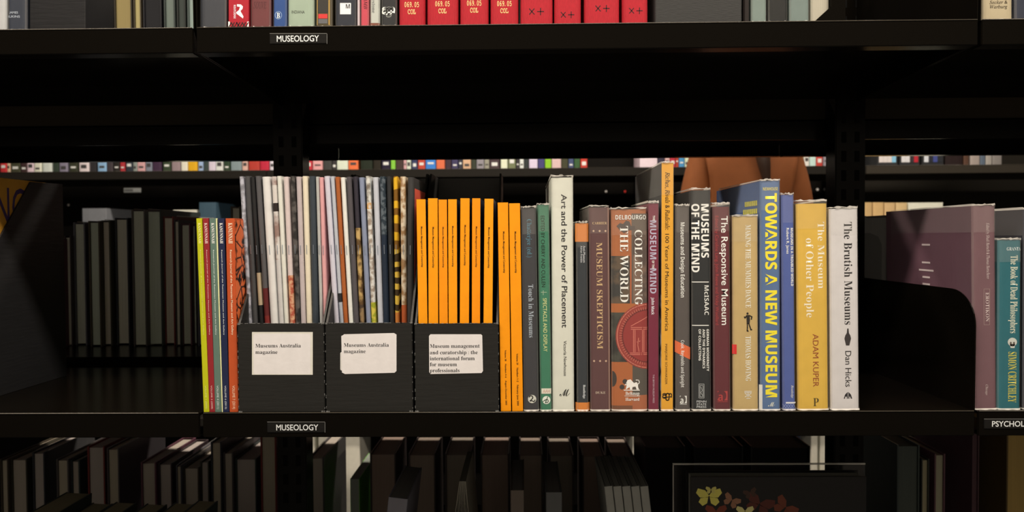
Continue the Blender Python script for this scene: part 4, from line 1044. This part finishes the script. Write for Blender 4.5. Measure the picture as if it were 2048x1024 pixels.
_mb = MB(); e0, e1 = q0.x - o.location.x, at(1727, 926, .21).x - o.location.x; _mb.box(e0, e1, .054, .0565, q0.z - LOW_Z - .0015, q0.z - LOW_Z + .0008); _mb.box(e0, e0 + .0015, .054, .0565, 0, q0.z - LOW_Z); _mb.build('case_edge', FILM_EDGE, o)

# ------------------------------------------------------------------ the rack across the next aisle
R2Y = 1.90
PALE2 = mat((0.040, .036, .029), 'steel', rough=.5, raw=True)  # paler copy of the rack steel, that end's brightness put into the colour
BROWN2 = mat((0.016, .015, .013), 'steel', rough=.5, raw=True)
for z, nm in ((1.400, 'upper'), (.9505, 'middle'), (.50, 'low'), (.05, 'bottom')):
    for x0, x1, bnm in ((-2.4, -1.0, 'near the slanted box'), (-.998, .40, 'in its middle'), (.402, 1.15, 'behind the person'), (1.152, 2.4, 'holding the label boxes')):
        shelf_unit('%s shelf of the rack across the next aisle, %s' % (nm, bnm), x0, x1, R2Y, R2Y + .3, z, brackets=False, lm=PALE2 if x0 > 1.1 else BROWN2)
for x in (-2.4, -1.0, .40, 1.15, 2.4):
    o = thing('shelf_post', 'plain black post of the far rack ' + {-2.4: 'at its outer end', -1.0: 'between its first two bays', .40: 'between its middle bays', 1.15: 'beyond the person', 2.4: 'at its other end'}[x], 'post', (x, R2Y + .31, 0))
    b = MB(); b.box(-.025, .025, 0, .04, 0, 2.2); b.build('post', BLACK, o)
    b = MB(); b.box(-.06, .06, -.06, .1, 0, .03); b.build('foot', BLACK, o)
o = thing('back_panel', 'black steel back panel of the rack across the next aisle', 'panel', (0, R2Y + .352, .06))
b = MB(); b.box(-2.4, 1.15, 0, .002, 0, 2.1); b.build('sheet', BLACK_DULL, o)
b = MB(); b.box(1.151, 2.4, 0, .002, 0, 2.1); b.build('sheet', mat((0.022, .0205, .017), 'steel', rough=.6, raw=True), o)  # paler sheet, the lit look of this end put into its colour
p0, p1 = at(248, 385, R2Y + .351), at(282, 376, R2Y + .351)
b = MB(); b.box(p0.x, p1.x, -.0016, -.0004, p0.z - .06, p1.z - .06); st = b.build('barcode_sticker', mat((214, 206, 190)), o)
b = MB()
for k in range(10): b.box(p0.x + .003 + k * .0035, p0.x + .0045 + k * .0035 + .0008 * (k % 2), -.0021, -.0017, p0.z - .06 + .004, p1.z - .06 - .003)
b.build('bar_print', mat((40, 38, 36)), st)
for px_, py_, c_ in ((1212, 383, (250, 250, 245)), (1250, 383, (230, 60, 50)), (1635, 379, (250, 235, 210)), (137, 410, (250, 250, 245))):
    p = at(px_, py_, R2Y + .35)
    b = MB(); b.prism([(p.x + .005 * math.cos(k * .5236), p.z - .06 + .005 * math.sin(k * .5236)) for k in range(12)], 'y', -.003, -.0003); b.build('light_dot', mat(c_), o)  # small coloured discs painting the dots of light on the panel

CN = {'r': ((190, 60, 54), 'red'), 'c': ((226, 212, 186), 'cream'), 'd': ((60, 56, 52), 'dark grey'), 'k': ((34, 32, 30), 'black'), 'g': ((140, 134, 128), 'grey'), 'p': ((214, 166, 156), 'pink'), 'y': ((224, 170, 40), 'yellow'), 'b': ((150, 178, 198), 'pale blue'),
      'n': ((58, 66, 96), 'navy'), 'o': ((222, 116, 60), 'orange'), 'm': ((196, 40, 66), 'crimson'), 'u': ((64, 134, 178), 'blue'), 'e': ((132, 196, 50), 'bright green'), 'f': ((54, 82, 60), 'dark green'), 't': ((214, 178, 130), 'beige'), 'w': ((206, 204, 196), 'white'), 'v': ((120, 116, 92), 'olive')}
raw1 = [(0, 13, 'r'), (14, 20, 't'), (21, 40, 'd'), (41, 53.6, 'd'), (54, 67.4, 'c'), (68, 82, 'c'), (85, 103, 'w'), (106, 117.6, 'd'), (118.4, 135, 'g'), (138, 155, 'd'), (158, 177, 'c'), (179.6, 193, 'd'), (195, 212.4, 'b'), (213, 225.6, 'd'), (227, 239, 'k'), (240, 250, 'r'), (251.4, 265, 'd'), (266, 273.4, 'g'), (274.4, 290, 'p'), (290.8, 304, 'g'), (304.6, 323, 'd'), (325.4, 341.6, 'd'), (343, 360.4, 'g'), (362, 375, 'c'), (375.6, 394.6, 'y'), (396.4, 406.6, 'b'), (407.2, 416.6, 'f'), (417.2, 430.4, 'w'), (431.2, 446, 'c'), (447.8, 459.6, 'd'), (461.4, 483.6, 'g'), (484.2, 495.6, 'p'), (497.2, 519.4, 'r'), (520, 538.2, 'm'), (539.4, 549, 'c')]
raw2 = [(215, 262, 'r'), (265, 328, 'p'), (330, 385, 'd'), (386, 413, 'd'), (415, 484, 'c'), (486, 548, 'o'), (560, 638, 'k'), (640, 689, 'k'), (691, 748, 'k'), (750, 778, 'e'), (780, 827, 'd'), (829, 847, 'p'), (848, 875, 'c'), (880, 915, 'n'), (918, 963, 'r'), (965, 1030, 'u'), (1032, 1085, 'o'), (1087, 1125, 'd'), (1127, 1168, 'n'), (1170, 1195, 'd'), (1197, 1247, 't'), (1250, 1280, 'd'), (1282, 1329, 'g'), (1331, 1361, 'g'), (1363, 1425, 'd'), (1432, 1475, 'c'), (1478, 1525, 'v'), (1528, 1548, 'd'), (1550, 1575, 'c'), (1577, 1605, 'd'), (1608, 1661, 'w'), (1663, 1705, 'n'), (1707, 1746, 'e'), (1748, 1808, 'p'), (1810, 1850, 'd'), (1852, 1885, 'n'), (1888, 1925, 'f'), (1927, 1970, 'r')]
raw3 = [(350, 478, 'c'), (481, 528, 'd'), (530, 564, 'p'), (566, 604, 'r'), (605, 626, 'r'), (628, 667, 'u'), (669, 700, 'c'), (701, 735, 't'), (740, 790, 'c'), (795, 840, 'd'), (1450, 1474, 'o'), (1476, 1509, 'c'), (1511, 1549, 'c'), (1551, 1597, 'w'), (1599, 1644, 'r'), (1646, 1688, 'g')]
allf = raw1 + [(540 + a / 3.103, 540 + b_ / 3.103, c_) for a, b_, c_ in raw2] + [(1180 + a / 3.531, 1180 + b_ / 3.531, c_) for a, b_, c_ in raw3]
cnt = {}
for x0, x1, c_ in allf: cnt[c_] = cnt.get(c_, 0) + 1
seen = {}


def nth(n):
    return '%d%s' % (n, 'th' if 10 <= n % 100 <= 20 else {1: 'st', 2: 'nd', 3: 'rd'}.get(n % 10, 'th'))
for x0, x1, c_ in allf:
    col, nm = CN[c_]; seen[c_] = seen.get(c_, 0) + 1
    Yk = R2Y + .012 + rnd.uniform(0, .004)
    a, b_ = at(x0, 335, Yk).x, at(x1, 335, Yk).x; w = (b_ - a) * .97
    lab = (nth(seen[c_]) + ' ' if cnt[c_] > 1 else '') + '%s book along the bright far shelf, counting from the slanted file box' % nm
    o = thing('book', lab, 'book', ((a + b_) / 2, Yk, 1.4003), group='books on the far rack')
    h = rnd.uniform(.19, .25)
    jit = tuple(max(8, min(250, v + rnd.randint(-12, 12))) for v in col)
    mb = MB(); shell(mb, u_profile(w, .15, .0012, .0015, 5), w, min(.002, w * .12), 0, h); mb.build('cover', [mat(jit, rough=.35)] * 3, o)
    mb = MB(); mb.box(-w / 2 + .0022, w / 2 - .0022, .005, .147, .002, h - .003); mb.build('page_block', mat((215, 205, 180), 'pages'), o)
    if rnd.random() < .6:
        F = Face(o, Yk)
        z = rnd.uniform(.01, .02)
        mb = MB(); mb.box(-w * .3, w * .3, -.0004, .0002, z, z + rnd.uniform(.004, .014)); mb.build('spine_label', mat((224, 214, 196) if sum(col) < 380 else (70, 64, 60)), o)
# label boxes and volumes in the end bay of that rack
for i, (x0, x1, cs) in enumerate(((1754, 1796, [(224, 206, 190)] * 3 + [(140, 190, 206)]), (1799, 1840, [(224, 212, 200)] * 2 + [(60, 50, 50), (190, 40, 50)]), (1844, 1888, [(220, 214, 206), (44, 44, 50), (70, 76, 130), (44, 44, 46)]))):
    Yk = R2Y + .01; p0, p1 = at(x0, 334, Yk), at(x1, 334, Yk); w = (p1.x - p0.x) * .97
    o = thing('label_box', 'black label box across the next aisle, %s of three from the post' % ordn[i], 'box', ((p0.x + p1.x) / 2, Yk, 1.4003), group='label boxes')
    mb = MB(); mb.box(-w / 2, w / 2, 0, .2, 0, .14); mb.build('body', mat((46, 44, 42), 'card'), o, bevel=.002)
    for k, c_ in enumerate(cs):
        a = -w * .42 + k * w * .21
        mb = MB(); mb.box(a, a + w * .2, -.001, .0005, .012, .036); mb.build('colour_label', mat(c_), o)
    if i: mb = MB(); mb.box(-w * .42, w * .42, -.001, .0005, .042, .056); mb.build('white_strip', mat((236, 230, 222)), o)
for i, (x0, x1, c_, nm) in enumerate(((1890, 1926, (40, 26, 24), 'dark brown'), (1928, 1938, (90, 60, 44), 'thin tan'), (1941, 1960, (170, 150, 134), 'stone grey'), (1961, 1971, (96, 104, 112), 'slim blue grey'), (1972, 1984, (170, 156, 140), 'dove grey'), (1985, 2004, (140, 128, 116), 'taupe'))):
    Yk = R2Y + .02; p0, p1 = at(x0, 334, Yk), at(x1, 334, Yk); w = (p1.x - p0.x) * .97
    o = thing('book', '%s volume beside the label boxes across the next aisle' % nm, 'book', ((p0.x + p1.x) / 2, Yk, 1.4003), group='books on the far rack')
    mb = MB(); shell(mb, u_profile(w, .15, .0012, .0015, 5), w, min(.002, w * .12), 0, .24); mb.build('cover', [mat(c_)] * 3, o)
    mb = MB(); mb.box(-w / 2 + .0022, w / 2 - .0022, .005, .147, .002, .237); mb.build('page_block', mat((215, 205, 180), 'pages'), o)
# tall volumes on its middle shelf whose tops show over the rear row
for x0, x1, ty, c_, nm in ((163, 213, 417, (120, 116, 112), 'broad pale grey volume topping the rear row'), (345, 394, 420, (214, 202, 176), 'cream volume topping the rear row beside the journals'), (397, 432, 405, (62, 82, 90), 'pale blue folder topping the rear row by the journals'),
                           (1728, 1745, 405, (206, 164, 106), 'first tan binder over the grey document box'), (1746, 1768, 405, (214, 170, 110), 'second tan binder over the grey document box'), (1769, 1791, 405.5, (214, 172, 116), 'third tan binder over the grey document box'), (1792, 1815, 405.5, (218, 180, 124), 'fourth tan binder, beside the ivory box'), (1816, 1888, 405.5, (232, 220, 190), 'wide ivory box beside the tan binders')):
    Yk = R2Y + .015; p0, p1 = at(x0, ty, Yk), at(x1, ty, Yk); w = (p1.x - p0.x) * .96; h = p0.z - .9505
    o = thing('box' if 'box' in nm[:9] or 'wide ivory' in nm else 'book', nm + ' across the next aisle', 'box' if 'wide ivory' in nm else 'book', ((p0.x + p1.x) / 2, Yk, .9508), group='tall volumes on the far middle shelf')
    mb = MB(); shell(mb, u_profile(w, .2, .0012, .0015, 5), w, .002, 0, h); mb.build('cover', [mat(c_)] * 3, o)
    mb = MB(); mb.box(-w / 2 + .0022, w / 2 - .0022, .005, .197, .002, h - .003); mb.build('page_block', mat((215, 205, 180), 'pages'), o)
# pale volumes low on that rack, glimpsed through the gaps
for i, (x0, x1, nm) in enumerate(((606, 630, 'by the file boxes'), (636, 660, 'beside the thick volumes'), (690, 720, 'above the green tab'), (1265, 1282, 'behind the thick volumes'), (1622, 1636, 'beside the bay post'), (1640, 1656, 'touching the bay post'))):
    Yk = R2Y + .02; p0, p1 = at(x0, 890, Yk), at(x1, 890, Yk); w = (p1.x - p0.x) * .95
    o = thing('book', 'pale tall volume low across the next aisle, glimpsed %s' % nm, 'book', ((p0.x + p1.x) / 2, Yk, .0503), group='pale volumes low on the far rack')
    mb = MB(); shell(mb, u_profile(w, .2, .0012, .0015, 5), w, .002, 0, .4); mb.build('cover', [mat((232, 216, 186))] * 3, o)
    mb = MB(); mb.box(-w / 2 + .0022, w / 2 - .0022, .005, .197, .002, .397); mb.build('page_block', mat((215, 205, 180), 'pages'), o)

# ------------------------------------------------------------------ the person in the next aisle
def skin(name, pts, edges, m, parent=None, sub=2, root=0):
    me = bpy.data.meshes.new(name); me.from_pydata([p[:3] for p in pts], edges, [])
    o = bpy.data.objects.new(name, me); C.objects.link(o)
    md = o.modifiers.new('skin', 'SKIN'); md.use_smooth_shade = True
    sv = me.skin_vertices[0].data
    for i, p in enumerate(pts): sv[i].radius = (p[3], p[4] if len(p) > 4 else p[3]); sv[i].use_root = i == root
    sb = o.modifiers.new('sub', 'SUBSURF'); sb.levels = sub; sb.render_levels = sub
    dg = bpy.context.evaluated_depsgraph_get(); dg.update()
    me2 = bpy.data.meshes.new_from_object(o.evaluated_get(dg)); o.modifiers.clear(); o.data = me2; bpy.data.meshes.remove(me)
    me2.materials.clear(); me2.materials.append(m)
    me2.polygons.foreach_set('use_smooth', [True] * len(me2.polygons))
    if parent: o.parent = parent
    return o

PY = 1.47
px_ = at(1490, 345, PY)
man = thing('person', 'person in a rust brown long-sleeved top standing in the next aisle', 'person', (px_.x, PY, 0.0), rz=0)
SK = mat((190, 140, 112), 'plain', rough=.5)
pts = [(0, 0, .93, .112, .09), (0, .0, 1.08, .098, .072), (0, -.005, 1.25, .102, .076), (0, 0, 1.38, .075, .055), (0, .0, 1.46, .05, .05), (0, .015, 1.52, .048, .05), (0, .03, 1.60, .07, .085), (0, .03, 1.69, .062, .08)]
edges = [(i, i + 1) for i in range(7)]
for s in (-1, 1):
    i = len(pts)
    pts += [(s * .120, 0, 1.39, .036), (s * .150, -.01, 1.24, .034), (s * .178, .03, 1.11, .031), (s * .165, .16, 1.062, .027), (s * .15, .25, 1.05, .024)]
    edges += [(3, i), (i, i + 1), (i + 1, i + 2), (i + 2, i + 3), (i + 3, i + 4)]
    j = len(pts)
    pts += [(s * .15, .30, 1.05, .034, .016), (s * .15, .335, 1.05, .034, .014)]
    edges += [(i + 4, j), (j, j + 1)]
    for f, (dx, L) in enumerate(((-.027, .062), (-.009, .07), (.009, .066), (.027, .052))):
        q = len(pts); pts += [(s * .15 + dx, .345, 1.05, .0085), (s * .15 + dx, .345 + L * .5, 1.044, .008), (s * .15 + dx, .345 + L * .9, 1.030, .0065)]
        edges += [(j + 1, q), (q, q + 1), (q + 1, q + 2)]
    q = len(pts); pts += [(s * .15 - s * .042, .31, 1.046, .0105), (s * .15 - s * .056, .34, 1.04, .008)]
    edges += [(j, q), (q, q + 1)]
    i = len(pts)
    pts += [(s * .085, 0, .86, .085), (s * .095, 0, .50, .058), (s * .095, -.01, .30, .05), (s * .095, 0, .09, .034), (s * .10, .05, .035, .035, .03), (s * .105, .15, .028, .04, .022)]
    edges += [(0, i), (i, i + 1), (i + 1, i + 2), (i + 2, i + 3), (i + 3, i + 4), (i + 4, i + 5)]
skin('body', pts, edges, SK, man)
TOPM = mat((126, 66, 26), 'plain', rough=.8)
pts = [(0, 0, .90, .15, .118), (0, 0, 1.08, .135, .105), (0, -.005, 1.25, .142, .108), (0, 0, 1.37, .115, .09), (0, .0, 1.445, .07, .066)]
edges = [(0, 1), (1, 2), (2, 3), (3, 4)]
for s in (-1, 1):
    i = len(pts)
    pts += [(s * .122, 0, 1.395, .062), (s * .15, -.01, 1.24, .056), (s * .178, .03, 1.11, .05), (s * .165, .16, 1.062, .042), (s * .152, .225, 1.052, .036)]
    edges += [(3, i), (i, i + 1), (i + 1, i + 2), (i + 2, i + 3), (i + 3, i + 4)]
skin('long_sleeved_top', pts, edges, TOPM, man)
pts = [(0, 0, .95, .14, .112), (0, 0, .86, .13, .11)]; edges = [(0, 1)]
for s in (-1, 1):
    i = len(pts); pts += [(s * .09, 0, .78, .096), (s * .097, 0, .50, .072), (s * .097, -.005, .12, .058)]; edges += [(1, i), (i, i + 1), (i + 1, i + 2)]
skin('trousers', pts, edges, mat((60, 62, 74), 'plain', rough=.85), man)
skin('hair', [(0, .0, 1.70, .075, .09), (0, -.045, 1.62, .078, .05), (.005, -.085, 1.52, .05, .036), (.012, -.112, 1.43, .026), (.02, -.122, 1.36, .02), (.03, -.12, 1.30, .010)], [(0, 1), (1, 2), (2, 3), (3, 4), (4, 5)], mat((56, 36, 24), 'plain', rough=.5), man)  # its dark tail stands in for the shaded fold in the top
for s in (-1, 1):
    b = MB(); b.prism([(s * .103 + .045 * math.cos(a * .5236), .05 + .125 * math.sin(a * .5236)) for a in range(12)], 'z', .002, .05); b.build('shoe', mat((40, 38, 36)), man, bevel=.008)
    e_ = skin('eye', [(s * .03, .108, 1.615, .011), (s * .03, .110, 1.617, .010)], [(0, 1)], mat((230, 226, 220)), man, 1)
    skin('ear', [(s * .072, .03, 1.60, .012, .02), (s * .076, .025, 1.625, .010, .018)], [(0, 1)], SK, man, 1)
skin('nose', [(0, .112, 1.60, .009), (0, .125, 1.575, .012)], [(0, 1)], SK, man, 1)
skin('mouth', [(-.02, .106, 1.545, .006), (0, .112, 1.545, .007), (.02, .106, 1.545, .006)], [(0, 1), (1, 2)], mat((170, 96, 90)), man, 1)
